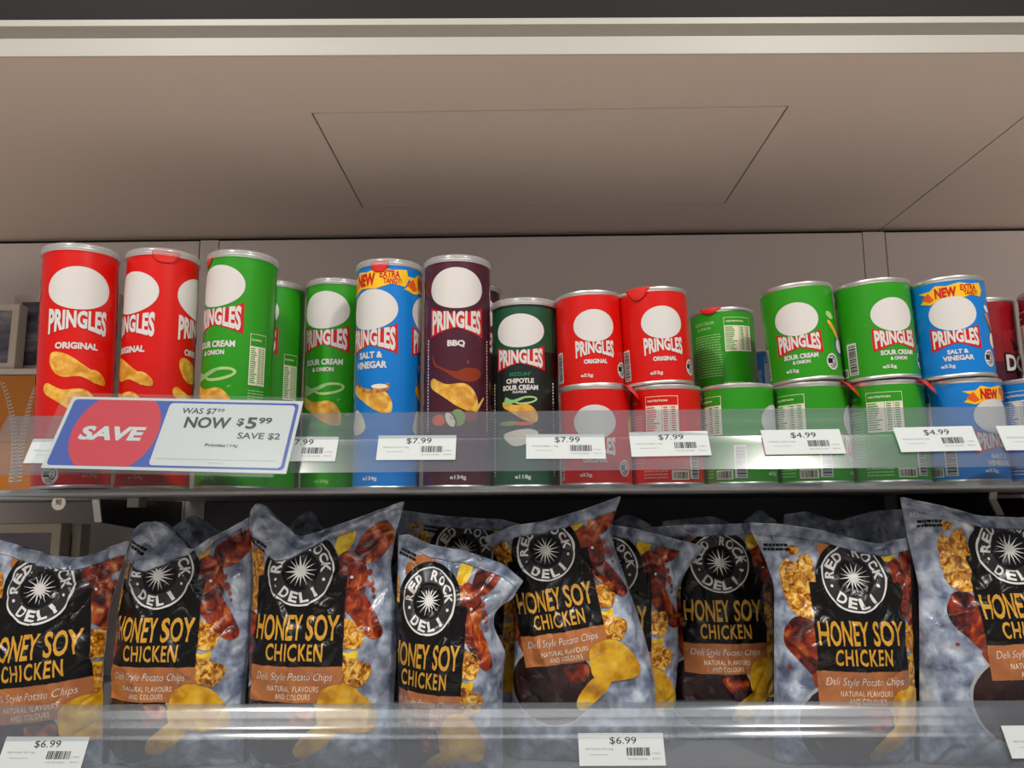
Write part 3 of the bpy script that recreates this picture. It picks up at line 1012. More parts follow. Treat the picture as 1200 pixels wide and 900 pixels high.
# ------------------------------------------------------------------ chip bags
BAGS = {
    'A': dict(x=-0.4802, y=0.792, em=(-0.0052, 0.1695), k=0.000852, kx=1.00, rot=6,
        L=[(-0.0614, 0.0132), (-0.0823, 0.2139)],
        R=[(0.0614, 0.0128), (0.0562, 0.0909), (0.0577, 0.147), (0.0732, 0.2128)],
        T=[(-0.0834, 0.2239), (-0.0436, 0.2136), (-0.0083, 0.2033), (0.0221, 0.199), (0.0389, 0.203), (0.073, 0.2161)],
        A=None),
    'B': dict(x=-0.3475, y=0.797, em=(-0.0187, 0.1823), k=0.000821, kx=1.00, rot=0,
        L=[(-0.0673, 0.0113), (-0.0702, 0.0819), (-0.0669, 0.1627), (-0.0586, 0.2125)],
        R=[(0.0673, 0.0109), (0.0659, 0.0576), (0.0691, 0.1293), (0.0698, 0.1701), (0.064, 0.2386)],
        T=[(-0.0588, 0.2159), (-0.0489, 0.2344), (-0.0256, 0.2359), (-0.0074, 0.2206), (0.0073, 0.2054), (0.0271, 0.2186), (0.064, 0.2394)],
        A=[(-0.0663, 0.2), (-0.0352, 0.1857), (-0.0102, 0.1955), (0.009, 0.2045), (0.0271, 0.2186), (0.064, 0.2394)]),
    'C': dict(x=-0.2012, y=0.790, em=(-0.0215, 0.1860), k=0.000844, kx=1.00, rot=0,
        L=[(-0.0708, 0.0129), (-0.0749, 0.0827), (-0.0754, 0.1464), (-0.074, 0.1708), (-0.0805, 0.237)],
        R=[(0.0708, 0.0124), (0.07, 0.0586), (0.0725, 0.1096), (0.071, 0.1496), (0.0645, 0.1862), (0.069, 0.2192), (0.0778, 0.2526)],
        T=[(-0.0801, 0.2471), (-0.0651, 0.2554), (-0.0604, 0.2452), (-0.0269, 0.2182), (0.0194, 0.2329), (0.0778, 0.2542)],
        A=[(-0.0798, 0.2219), (-0.0489, 0.1952), (-0.0338, 0.1984), (0.0029, 0.218), (0.0778, 0.2526)]),
    'D': dict(x=-0.0736, y=0.780, em=(-0.0196, 0.1578), k=0.000800, kx=0.82, rot=-3,
        L=[(-0.0504, 0.0154), (-0.0498, 0.0841), (-0.0541, 0.1469), (-0.0535, 0.2113)],
        R=[(0.0504, 0.0151), (0.0508, 0.0836), (0.0542, 0.1069), (0.042, 0.1305), (0.0429, 0.1447), (0.0611, 0.1597), (0.0719, 0.174)],
        T=[(-0.0536, 0.2195), (-0.0428, 0.2211), (-0.0218, 0.2111), (0.0157, 0.2043), (0.053, 0.1911), (0.0719, 0.1748)],
        A=None),
    'E': dict(x=-0.0596, y=0.880, em=(-0.0075, 0.2000), k=0.000826, kx=1.00, rot=-2,
        L=[(-0.0802, -0.0141), (-0.0844, 0.2441)],
        R=[(0.0802, -0.0146), (0.0837, 0.2196)],
        T=[(-0.0844, 0.2459), (-0.0294, 0.238), (0.0367, 0.2338), (0.0837, 0.2196)],
        A=None),
    'F': dict(x=0.0574, y=0.812, em=(-0.0356, 0.2029), k=0.000760, kx=1.00, rot=10,
        L=[(-0.0733, 0.0056), (-0.0712, 0.0609), (-0.0683, 0.1093), (-0.0705, 0.1587), (-0.0891, 0.2007), (-0.0995, 0.2144)],
        R=[(0.0733, 0.0051), (0.0735, 0.0762), (0.0648, 0.1167), (0.0495, 0.1663), (0.0353, 0.2083), (0.0323, 0.2253), (0.0445, 0.257)],
        T=[(-0.0995, 0.2161), (-0.0699, 0.2278), (-0.0351, 0.2327), (-0.0002, 0.2427), (0.0446, 0.2578)],
        A=None),
    'G': dict(x=0.1099, y=0.866, em=(-0.0189, 0.1834), k=0.000806, kx=1.00, rot=-3,
        L=[(-0.0454, -0.0106), (-0.0398, 0.2315)],
        R=[(0.0454, -0.0109), (0.0492, 0.0394), (0.0558, 0.0906), (0.0557, 0.1518), (0.0668, 0.1766), (0.087, 0.2007)],
        T=[(-0.0398, 0.2315), (0.008, 0.2238), (0.0872, 0.2034)],
        A=None),
    'H': dict(x=0.2150, y=0.884, em=(0.0002, 0.1850), k=0.000801, kx=1.00, rot=0,
        L=[(-0.0547, -0.0163), (-0.0475, 0.2046), (-0.078, 0.2159)],
        R=[(0.0547, -0.0166), (0.0595, 0.0606), (0.0622, 0.1492), (0.0572, 0.2038), (0.0445, 0.2261)],
        T=[(-0.0825, 0.2233), (-0.0401, 0.2258), (0.0069, 0.2263), (0.0446, 0.2279)],
        A=None),
    'I': dict(x=0.3116, y=0.797, em=(0.0145, 0.1753), k=0.000825, kx=1.00, rot=-1,
        L=[(-0.0684, 0.0092), (-0.0641, 0.0788), (-0.0587, 0.1668), (-0.067, 0.1955), (-0.0797, 0.223)],
        R=[(0.0684, 0.0087), (0.0725, 0.0626), (0.0758, 0.1257), (0.0786, 0.1659), (0.0792, 0.2102)],
        T=[(-0.0801, 0.2297), (-0.0481, 0.2278), (-0.0147, 0.2225), (0.0223, 0.2123), (0.0471, 0.2071), (0.0795, 0.2135)],
        A=None),
    'J': dict(x=0.4648, y=0.792, em=(0.0157, 0.2016), k=0.000827, kx=1.00, rot=2,
        L=[(-0.0823, 0.0102), (-0.0731, 0.1105), (-0.0688, 0.1664), (-0.075, 0.2071), (-0.0796, 0.2502)],
        R=[(0.0823, 0.0096), (0.1101, 0.2288)],
        T=[(-0.0792, 0.2544), (-0.0628, 0.2501), (-0.03, 0.2423), (-0.0057, 0.2347), (0.1101, 0.2288)],
        A=None),
    'K': dict(x=-0.3728, y=0.960, em=(-0.0181, 0.1551), k=0.000821, kx=1.00, rot=0,
        L=[(-0.0746, -0.0274), (-0.0883, 0.1456), (-0.0868, 0.1995)],
        R=[(0.0746, -0.028), (0.0695, 0.1446), (0.0618, 0.2065)],
        T=[(-0.0871, 0.2036), (-0.0506, 0.2337), (-0.0333, 0.2418), (-0.0031, 0.2212), (0.0616, 0.2106)],
        A=None),
    'L': dict(x=-0.2240, y=0.960, em=(-0.0136, 0.1640), k=0.000819, kx=1.00, rot=0,
        L=[(-0.0742, -0.028), (-0.0834, 0.1446), (-0.0806, 0.2005)],
        R=[(0.0742, -0.0285), (0.0736, 0.1437), (0.0673, 0.2216)],
        T=[(-0.0808, 0.2045), (-0.0542, 0.2387), (-0.0389, 0.2468), (-0.0131, 0.2161), (0.0237, 0.232), (0.0672, 0.2256)],
        A=None),
    'M': dict(x=0.0716, y=0.960, em=(-0.0038, 0.1522), k=0.000809, kx=1.00, rot=0,
        L=[(-0.0736, -0.029), (-0.0738, 0.1428), (-0.0711, 0.2083)],
        R=[(0.0736, -0.0295), (0.0817, 0.1418), (0.0836, 0.2213)],
        T=[(-0.0711, 0.2124), (-0.0145, 0.2261), (0.0161, 0.2198), (0.0555, 0.2387), (0.0838, 0.2253)],
        A=None),
    'N': dict(x=0.2330, y=0.960, em=(0.0013, 0.1511), k=0.000805, kx=1.00, rot=0,
        L=[(-0.0605, -0.0296), (-0.0555, 0.1417), (-0.0634, 0.2252)],
        R=[(0.0605, -0.03), (0.0731, 0.1409), (0.0752, 0.2242)],
        T=[(-0.0632, 0.2293), (-0.0017, 0.2349), (0.0263, 0.2225), (0.056, 0.2435), (0.0755, 0.2282)],
        A=None),
    'O': dict(x=0.3741, y=0.960, em=(0.0058, 0.1502), k=0.000801, kx=1.00, rot=0,
        L=[(-0.0728, -0.03), (-0.064, 0.1409), (-0.0562, 0.2322)],
        R=[(0.0728, -0.0305), (0.09, 0.1399), (0.0977, 0.2381)],
        T=[(-0.056, 0.2362), (-0.0303, 0.2401), (0.0045, 0.2277), (0.0511, 0.2394), (0.0981, 0.2421)],
        A=None),
    'P': dict(x=0.5630, y=0.960, em=(0.0117, 0.1490), k=0.000796, kx=1.00, rot=0,
        L=[(-0.0724, -0.0306), (-0.058, 0.1397), (-0.0474, 0.2287)],
        R=[(0.0724, -0.0311), (0.0951, 0.1387), (0.1034, 0.2235)],
        T=[(-0.047, 0.2327), (0.013, 0.2262), (0.0644, 0.2349), (0.1039, 0.2275)],
        A=None),
}

# artwork in print units measured from the emblem centre (x right, y up)
def bag_art():
    A = []
    def fd(pts, m, lay): A.append((smooth_poly(pts, 4), m, lay))
    # pictures under the panel
    A.append((ellipse(-22, -166, 55, 52, 48), 'bowl_rim', 1))
    A.append((ellipse(-22, -167, 52.5, 49, 48), 'sauce_print', 2))
    fd([(-84, 10), (-78, 22), (-68, 17), (-60, 26), (-48, 20), (-46, -36), (-62, -46), (-76, -36), (-82, -10)], 'honeycomb_print', 1)
    fd([(-76, 34), (-70, 38), (-62, 33), (-66, 27), (-75, 27)], 'honeycomb_print', 1)
    fd([(-83, -62), (-72, -46), (-56, -48), (-44, -70), (-44, -118), (-56, -112), (-70, -96), (-82, -80)], 'drumstick_print', 1)
    fd([(-58, -112), (-46, -104), (-44, -124), (-52, -126)], 'print_brown', 1)
    A.append((ellipse(-80, -104, 2.2, 2.0, 10), 'print_brown', 1))
    fd([(38, 22), (41, 40), (48, 50), (56, 44), (62, 46), (58, 30), (50, 20)], 'flower_print', 1)
    fd([(62, 14), (66, 34), (80, 50), (96, 58), (106, 48), (104, 32), (92, 16), (76, 8)], 'drumstick_print', 2)
    fd([(40, 6), (48, 20), (60, 22), (74, 10), (78, -12), (72, -38), (58, -42), (46, -20)], 'drumstick_print', 3)
    fd([(54, -18), (72, -22), (82, -36), (94, -58), (97, -72), (88, -76), (74, -66), (62, -50), (52, -38)], 'drumstick_print', 2)
    for x, y, r in ((82, -14, 4.5), (85, -22, 2.6), (80, -2, 3.2), (86, -30, 2.0)):
        A.append((ellipse(x, y, r * 0.8, r * 1.2, 14), 'print_brown', 2))
    fd([(50, -55), (58, -52), (66, -56), (76, -54), (79, -68), (76, -82), (66, -86), (56, -84), (50, -86)], 'honeycomb_print', 2)
    fd([(52, -88), (62, -90), (72, -87), (70, -98), (56, -100)], 'flower_print', 1)
    fd([(50, -90), (60, -94), (72, -98), (86, -106), (84, -118), (74, -128), (62, -124), (50, -122)], 'honeycomb_print', 2)
    fd([(-8, -150), (10, -146), (26, -150), (22, -166), (4, -168)], 'drumstick_print', 3)
    fd([(-40, 30), (-36, 46), (-18, 54), (2, 50), (10, 38), (4, 26), (-20, 24)], 'copper_film', 1)
    # panel
    A.append((rect(-53, -104.5, 56, -5), 'black_film', 4))
    A.append((ellipse(0, 0, 46, 46, 56), 'black_film', 4))
    A.append((rect(-53, -143, 56, -104), 'copper_film', 4))
    A.append((ellipse(0, 0, 39.5, 39.5, 64), 'emblem_white', 5))
    A.append((ellipse(0, 0, 37.3, 37.3, 64), 'emblem_grey', 6))
    A.append((ellipse(0, 0, 21.5, 21.5, 48), 'black_film', 7))
    A.append((star(0, 0, 18.5, 5.2, 16, 0.1), 'emblem_white', 8))
    A.append((arc_text('RED ROCK', 0, 0, 29.5, 12.0, 90, 166, 0.035), 'emblem_white', 7))
    A.append((arc_text('DELI', 0, 0, 29.5, 12.0, -90, 74, 0.035, True), 'emblem_white', 7))
    for s in (-1, 1):
        A.append((ellipse(s * 28.2, -9.5, 1.8, 1.8, 12), 'emblem_white', 7))
    A.append((ellipse(62, -7, 1.8, 1.8, 12), 'emblem_white', 5))
    A.append((txt('HONEY', 57, 28, -21, -62.5, 0.02), 'gold_print', 5))
    A.append((txt('SOY', 38, 28, 31.5, -62.5, 0.02), 'gold_print', 5))
    A.append((txt('CHICKEN', 67, 18.5, 0, -89, 0.02, 0, 1.15), 'gold_print', 5))
    A.append((txt('Deli Style Potato Chips', 90, 11, 0, -116.5, -0.012, 0.25), 'emblem_white', 5))
    A.append((txt('NATURAL FLAVOURS', 60, 6.0, 0, -128.5, 0.0, 0, 1.15), 'print_cream', 5))
    A.append((txt('AND COLOURS', 41, 6.0, 0, -137, 0.0, 0, 1.15), 'print_cream', 5))
    # crisps over the panel
    A.append((smooth_poly([(28, -150), (32, -132), (46, -124), (64, -125), (78, -136), (90, -156), (92, -172), (84, -178), (60, -176), (40, -172), (30, -164)]), 'potato_crisp', 6))
    A.append((smooth_poly([(2, -196), (8, -184), (26, -168), (46, -158), (58, -158), (54, -172), (40, -186), (22, -198), (8, -202)]), 'potato_crisp', 7))
    return [(refine(s, 2.4), m, l) for s, m, l in A if s is not None]


BAG_ART = bag_art()
BEST_ART = [(refine(txt('BEST BEFORE', 36, 5.5, 0, 0, 0.0), 3.2), 'emblem_white', 2),
            (refine(text_lines(-13, -10, 28, 2, 5.0, 3.2, 77), 3.2), 'black_film', 2)]
BEST_BEFORE = {'B': (-26, 44, -28), 'C': (-50, 42, -32), 'D': (-36, 64, -18), 'E': (-42, 38, -8), 'F': (-70, 40, -4), 'H': (-60, 46, 0), 'G': (-60, 48, 0), 'A': (-20, 50, -20)}


def soften(pts, n=60, key=0):
    """(axis, value) polyline resampled and lightly rounded"""
    p = sorted(pts, key=lambda q: q[key])
    a = np.array([q[key] for q in p]); b = np.array([q[1 - key] for q in p])
    x = np.linspace(a[0], a[-1], n)
    y = np.interp(x, a, b)
    for _ in range(3):
        y[1:-1] = (y[:-2] + 2 * y[1:-1] + y[2:]) / 4
    return x, y


class Bag:
    def __init__(self, d, seed, T):
        self.d, self.seed, self.T = d, seed, T
        self.Lx, self.Ly = soften(d['L'], key=1)
        self.Rx, self.Ry = soften(d['R'], key=1)
        self.Tx, self.Ty = soften(d['T'], key=0)
        self.A = soften(d['A'], key=0) if d['A'] else None
        self.off = Vector((seed * 3.17, seed * 1.31, seed * 0.77))

    def left(self, v): return np.interp(v, self.Lx, self.Ly)
    def right(self, v): return np.interp(v, self.Rx, self.Ry)
    def top(self, u): return np.interp(u, self.Tx, self.Ty)
    def arttop(self, u): return np.interp(u, *self.A) if self.A else self.top(u) - 0.0125

    def depth(self, u, v):
        """forward bulge of the front film"""
        l, r = self.left(v), self.right(v)
        s = min(max((u - l) / (r - l), 0), 1)
        tp = self.top(u)
        t = min(max(v / tp, 0), 1)
        side = (1 - abs(2 * s - 1) ** 2.6) ** 0.75
        low = min(1, (t + 0.02) / 0.16) ** 0.5
        high = min(1, (1.0 - t) / 0.50) ** 0.8
        base = self.T * side * min(low, 1) * (0.10 + 0.90 * high)
        p = Vector((u * 1.0, v * 1.0, 0.0)) + self.off
        edge = 0.40 + 0.75 * min(1, (1 - side) * 1.2 + max(0, t - 0.50) * 1.6 + max(0, 0.15 - t) * 3)
        w = noise.noise(p * 20) * 0.0052 + noise.noise(p * 48 + Vector((7, 3, 1))) * 0.0018
        q = Vector((u * 30 + v * 12, v * 15 - u * 5, 2.0)) + self.off
        cr = (1 - abs(noise.noise(q))) ** 7 * 0.0056
        q2 = Vector((u * 46 - v * 30, v * 30 + u * 18, 5.0)) + self.off
        cr2 = (1 - abs(noise.noise(q2))) ** 8 * 0.0036
        flap = 0.0
        if self.A:
            dv = v - self.arttop(u)
            k = min(max((dv + 0.001) / 0.003, 0), 1)
            flap = 0.0035 * k * min(max((tp - v) / 0.01, 0), 1)
            q3 = Vector((u * 60 + v * 50, v * 20 - u * 30, 9.0)) + self.off
            cr += k * (1 - abs(noise.noise(q3))) ** 5 * 0.006
        fade = min(1, (1 - abs(2 * s - 1)) * 9)
        return base + (w + cr - cr2) * edge * fade + flap


def build_bag(key, label, seed, T=0.034):
    d = BAGS[key]
    bag = Bag(d, seed, T)
    root = empty('chip_bag', (d['x'], d['y'] + T * 0.75, S2 + 0.0006))
    tag(root, label, 'bag', 'honey soy chip bags on the lower shelf')
    m = MB()
    nu, nv = (76, 116) if T > 0.027 else (44, 64)
    ss, tt = np.linspace(0, 1, nu + 1), np.linspace(0, 1, nv + 1)
    S, Tt = np.meshgrid(ss, tt)
    U = bag.left(Tt * 0.2) * (1 - S) + bag.right(Tt * 0.2) * S
    for _ in range(6):
        V = Tt * bag.top(U)
        U = bag.left(V) * (1 - S) + bag.right(V) * S
    V = Tt * bag.top(U)
    D = np.array([[bag.depth(U[j, i], V[j, i]) for i in range(nu + 1)] for j in range(nv + 1)])
    G = np.stack([U, -D, V], -1)
    gi = np.gradient(G, axis=1); gj = np.gradient(G, axis=0)
    N = np.cross(gi, gj)
    N /= np.maximum(np.linalg.norm(N, axis=-1, keepdims=True), 1e-12)
    quads = [(j * (nu + 1) + i, j * (nu + 1) + i + 1, (j + 1) * (nu + 1) + i + 1, (j + 1) * (nu + 1) + i) for j in range(nv) for i in range(nu)]
    m.add(G.reshape(-1, 3), quads, 'slate_film')
    Bd = 0.55 * T * (1 - np.abs(2 * S - 1) ** 2.4) ** 0.75 * np.minimum(1, Tt / 0.15) ** 0.5 * np.minimum(1, (1 - Tt) / 0.5) ** 0.8 + 0.0006
    m.add(np.stack([U, Bd, V], -1).reshape(-1, 3), [q[::-1] for q in quads], 'slate_film')

    def on_film(u, v, out):
        """points of the printed front at (u, v), by interpolating the film's own grid"""
        l, r = bag.left(v), bag.right(v)
        s = np.clip((u - l) / (r - l), 0, 1) * nu
        t = np.clip(v / bag.top(u), 0, 1) * nv
        i = np.minimum(s.astype(int), nu - 1); j = np.minimum(t.astype(int), nv - 1)
        a = (s - i)[:, None]; b = (t - j)[:, None]
        def mix(X): return (X[j, i] * (1 - a) + X[j, i + 1] * a) * (1 - b) + (X[j + 1, i] * (1 - a) + X[j + 1, i + 1] * a) * b
        n = mix(N); n /= np.linalg.norm(n, axis=1, keepdims=True)
        p = np.stack([u, -mix(D[..., None])[:, 0], v], 1)
        return p + n * out, n

    k, kx, rot = d['k'], d['kx'], R(d['rot'])
    ca, sa = math.cos(rot), math.sin(rot)
    ex, ev = d['em']
    bx, by, brot = BEST_BEFORE.get(key, (-88, 46, 0))
    cb, sb = math.cos(R(brot)), math.sin(R(brot))
    for (v2, fs), mt, lay in BAG_ART + [(w, mt_, -lay_) for w, mt_, lay_ in BEST_ART]:
        X, Z = v2[:, 0], v2[:, 1]
        if lay < 0:
            X, Z = bx + cb * X - sb * Z, by + sb * X + cb * Z
        X = X * k * kx
        Z = Z * k
        Ua = ex + ca * X - sa * Z
        Va = ev + sa * X + ca * Z
        A_ = bag.arttop(Ua) if lay > 0 else bag.top(Ua) - 0.013
        inside = (Ua > bag.left(Va)) & (Ua < bag.right(Va)) & (Va < A_) & (Va > 0.001)
        if not inside.any(): continue
        keep = [f for f in fs if any(inside[i] for i in f)]
        used = sorted({i for f in keep for i in f})
        re = {o: n for n, o in enumerate(used)}
        v = np.clip(Va[used], 0.001, A_[used])
        u = np.clip(Ua[used], bag.left(v) + 0.0006, bag.right(v) - 0.0006)
        p, n = on_film(u, v, 0.00035 + 0.00021 * abs(lay))
        m.add(p, [tuple(re[i] for i in f) for f in keep], mt, n)
    link('bag_film', mesh_with_normals(m, 'bag_film'), root)
    # crimped seal along the top
    sm = MB()
    rows, cols = 12, 48
    us = np.linspace(bag.Tx[0] + 0.001, bag.Tx[-1] - 0.001, cols + 1)
    V = []
    for j in range(rows + 1):
        for u in us:
            v = bag.top(u) - 0.0115 + 0.012 * j / rows
            uu = min(max(u, bag.left(v)), bag.right(v))
            V.append((uu, -bag.depth(uu, v) - 0.0012 + (0.0007 if j % 2 else -0.0002), v))
    sm.add(V, [(j * (cols + 1) + i, j * (cols + 1) + i + 1, (j + 1) * (cols + 1) + i + 1, (j + 1) * (cols + 1) + i) for j in range(rows) for i in range(cols)], 'slate_film')
    sm.build('top_seal', root, smooth=True, fix=False)
    return root


build_bag('A', 'honey soy chip bag cut off by the left edge, hiding the cream framed boxes', 1)
build_bag('B', 'honey soy chip bag with folded top left corner, second from left in the front row', 2)
build_bag('C', 'honey soy chip bag with a V shaped top edge, left of the small slumped bag', 3)
build_bag('D', 'slumped narrow honey soy chip bag turned sideways with a pointed right corner', 4)
build_bag('E', 'honey soy chip bag half hidden directly behind the slumped narrow bag', 5, 0.030)
build_bag('F', 'honey soy chip bag tilted with its print slanting up to the right', 6)
build_bag('G', 'honey soy chip bag tucked behind the tilted bag, folded corner pointing right', 7, 0.028)
build_bag('H', 'honey soy chip bag standing back with level print, right of the folded corner bag', 8, 0.028)
build_bag('I', 'honey soy chip bag facing straight forward, second from right in the front row', 9)
build_bag('J', 'honey soy chip bag cut off by the right edge of the photo', 10)
for i, (key, lb) in enumerate((('K', 'dark honey soy bag in the back row behind the folded top bag'), ('L', 'dark honey soy bag in the back row behind the bag with the V shaped top'),
                               ('M', 'dark honey soy bag in the back row behind the tilted bag'), ('N', 'dark honey soy bag in the back row behind the level print bag'),
                               ('O', 'dark honey soy bag in the back row behind the straight facing bag'), ('P', 'dark honey soy bag in the back row behind the rightmost bag'))):
    build_bag(key, lb, 11 + i, 0.026)

# ------------------------------------------------------------------ price tickets in the rails
TU = Vector((0, 0.0122, 0.0244)).normalized()      # up the sloping rail
TN = Vector((0, -TU.z, TU.y))


def ticket(x0, z, price, line, seed, label, tilt=0.0, w=0.0735, px=0.47):
    root = tag(empty('price_ticket', (x0, 0.7335, z + 0.0365)), label, 'price tag', 'price tickets on the clear rails')
    h = 0.0265
    def P(a, b, e): return Vector((a, 0, 0)) + TU * (b - h / 2) + TN * e
    m = MB()
    m.add([P(0, 0, .0012), P(w, 0, .0012), P(w, h, .0012), P(0, h, .0012), P(0, 0, .0008), P(w, 0, .0008), P(w, h, .0008), P(0, h, .0008)],
          [(0, 1, 2, 3), (7, 6, 5, 4), (0, 4, 5, 1), (1, 5, 6, 2), (2, 6, 7, 3), (3, 7, 4, 0)], 'paper')
    def put(shape, mt, e=0.00135):
        v, f = shape
        m.add([P(a / 1000, b / 1000, e) for a, b in v], f, mt)
    W = w * 1000
    put(txt(price, 23.5, 6.6, W * px + 4, 20.0, 0.0), 'ink')
    put(txt(line, 24, 2.0, W * 0.24, 13.2, 0.0), 'ink_soft')
    put(rect(W * 0.12, 8.6, W * 0.34, 8.9), 'ink_soft')
    put(barcode(W * 0.555, 8.0, W * 0.83, 14.6, seed), 'ink')
    put(txt('9310015240', 17, 1.4, W * 0.68, 5.4, 0.0), 'ink_soft')
    put(txt('100', 7, 1.3, W * 0.90, 9.8, 0.0), 'ink_soft')
    put(txt('EACH', 7, 1.3, W * 0.90, 5.6, 0.0), 'ink_soft')
    root.rotation_euler = (0, R(tilt), 0)
    m.build('ticket_card', root, fix=False)
    return root


ticket(-0.4660, S1 - 0.0012, '$7.99', 'PRING ORIG 134g', 1, 'white price ticket half covered by the left end of the sale sign', 0.6)
ticket(-0.2480, S1 - 0.0012, '$7.99', 'PRING SC/ON 134g', 2, 'white price ticket sticking out at the right end of the sale sign', 0.6)
ticket(-0.1366, S1 - 0.0012, '$7.99', 'PRING SALT/V 134g', 3, 'white 7.99 price ticket below the tall blue can', 0.2)
ticket(0.0025, S1 - 0.0012, '$7.99', 'PRING BBQ 134g', 4, 'white 7.99 price ticket between the chipotle can and the first red stack', 0.5)
ticket(0.0995, S1 - 0.0003, '$7.99', 'PRING CHIPO 118g', 5, 'white 7.99 price ticket below the right red stack showing a nutrition table', -0.6)
ticket(0.2228, S1 + 0.0006, '$4.99', 'PRING ORIG 53g', 6, 'white 4.99 price ticket below the middle green stack, beside the bright glare', -0.3)
ticket(0.3465, S1 + 0.0018, '$4.99', 'PRING SC/ON 53g', 7, 'white 4.99 price ticket below the rightmost green stack', -0.8)
ticket(0.4420, S1 + 0.0026, '$4.99', 'PRING SALT/V 53g', 8, 'white price ticket cut off by the right edge on the upper rail', -0.5)
ticket(-0.4660, S2 - 0.0008, '$6.99', 'RRD HONEY SOY 165g', 9, 'white 6.99 price ticket on the lower rail at the left edge', 0.3, 0.075)
ticket(0.0459, S2 + 0.0002, '$6.99', 'RRD HONEY SOY 165g', 10, 'white 6.99 price ticket on the lower rail near the middle', 0.0, 0.075)
ticket(0.4190, S2 + 0.0050, '$6.99', 'RRD HONEY SOY 165g', 11, 'white price ticket on the lower rail at the right edge', -0.6, 0.075)

# ------------------------------------------------------------------ sale sign in its clear sleeve
sg = tag(empty('sale_sign', (-0.3275, 0.7235, 1.4722)), 'blue and red SAVE sale sign in a clear sleeve on the upper rail', 'sign')
SU = Vector((0, 0.037, 0.0718)).normalized()
SN = Vector((0, -SU.z, SU.y))
sc = MB()
WS, HS = 0.2335, 0.0808


def SP(a, b, e):       # a, b in metres from the centre; the card sits slightly turned
    c, s = math.cos(R(-2.1)), math.sin(R(-2.1))
    a, b = a * c - b * s, a * s + b * c
    return Vector((a, 0, 0)) + SU * b + SN * e


def sput(mb, shape, mt, e):
    v, f = shape
    mb.add([SP(a / 1000, b / 1000, e) for a, b in v], f, mt)


def sbox(mb, x0, y0, x1, y1, e0, e1, mt):
    q = [(x0, y0), (x1, y0), (x1, y1), (x0, y1)]
    mb.add([SP(a, b, e1) for a, b in q] + [SP(a, b, e0) for a, b in q], [(0, 1, 2, 3), (7, 6, 5, 4), (0, 4, 5, 1), (1, 5, 6, 2), (2, 6, 7, 3), (3, 7, 4, 0)], mt)


def round_rect(x0, y0, x1, y1, r, n=6):
    pts = []
    for cx, cy, a in ((x1 - r, y0 + r, -90), (x1 - r, y1 - r, 0), (x0 + r, y1 - r, 90), (x0 + r, y0 + r, 180)):
        pts += [(cx + r * math.cos(R(a + 90 * i / n)), cy + r * math.sin(R(a + 90 * i / n))) for i in range(n + 1)]
    return poly(pts)


sbox(sc, -0.108, -0.0395, 0.1165, 0.0395, 0.0, 0.0006, 'sale_white')
sput(sc, round_rect(-104.5, -36.5, 113.5, 36.5, 4), 'sale_blue', 0.0008)
t_ = np.linspace(0, 2 * PI, 60, endpoint=False)
disc = np.stack([-53 + 41 * np.cos(t_), np.clip(47 * np.sin(t_) + 1, -36.4, 36.4)], 1)
sput(sc, (disc, [tuple(range(60))]), 'sale_red', 0.0009)
sput(sc, round_rect(-10.5, -34.5, 110.5, 34.0, 4), 'sale_white', 0.0010)
sput(sc, txt('SAVE', 61, 15.5, -55, -1.5, 0.045, 0.12), 'sale_white', 0.0011)
sput(sc, txt('WAS $7', 33, 7.5, 20, 25.0, 0.015), 'ink', 0.0012)
sput(sc, txt('99', 6.5, 4.0, 40.5, 26.6, 0.0), 'ink', 0.0012)
sput(sc, txt('NOW', 43, 12.5, 31.5, 12.5, 0.03), 'ink', 0.0012)
sput(sc, txt('$', 6.5, 9.5, 62.5, 13.5, 0.03), 'ink', 0.0012)
sput(sc, txt('5', 10, 13.0, 73, 13.0, 0.03), 'ink', 0.0012)
sput(sc, txt('99', 12.5, 7.0, 85.5, 16.0, 0.03), 'ink', 0.0012)
sput(sc, txt('SAVE $2', 40, 7.8, 83, -1.5, 0.015), 'ink', 0.0012)
sput(sc, txt('Pringles', 19, 4.4, 45, -12.5, 0.02), 'ink', 0.0012)
sput(sc, txt('134g', 10, 4.0, 61, -12.5, 0.0), 'ink', 0.0012)
sput(sc, txt('All items must be purchased in the same transaction. Not in conjunction with any other offer. Limits may apply.', 112, 1.5, 50, -27.5, -0.004), 'ink_soft', 0.0012)
sput(sc, txt('While stocks last.', 14, 1.3, 50, -30.8, -0.004), 'ink_soft', 0.0012)
sc.build('printed_card', sg, fix=False)
sl = MB()
sbox(sl, -0.1165, -0.0415, 0.1175, 0.0425, 0.0022, 0.0028, 'sleeve_plastic')
sbox(sl, -0.1165, -0.0440, 0.1060, -0.0410, 0.0006, 0.0028, 'sleeve_plastic')
sl.build('clear_sleeve', sg, fix=False)

# ------------------------------------------------------------------ boxes at both ends, sticker, post
def picture_box(name, x0, x1, y, z0, z1, depth, border, face, pic, label, group=None):
    m = empty(name, ((x0 + x1) / 2, y, z0))
    tag(m, label, 'box', group)
    w = (x1 - x0) / 2; h = z1 - z0
    b = MB()
    b.box(-w, w, 0, depth, 0, h, face)
    b.build('carton', m, bevel=0.0012)
    b = MB()
    b.box(-w + border, w - border, -0.0006, 0.0002, border * 0.9, h - border, pic)
    b.build('picture_print', m)
    return m


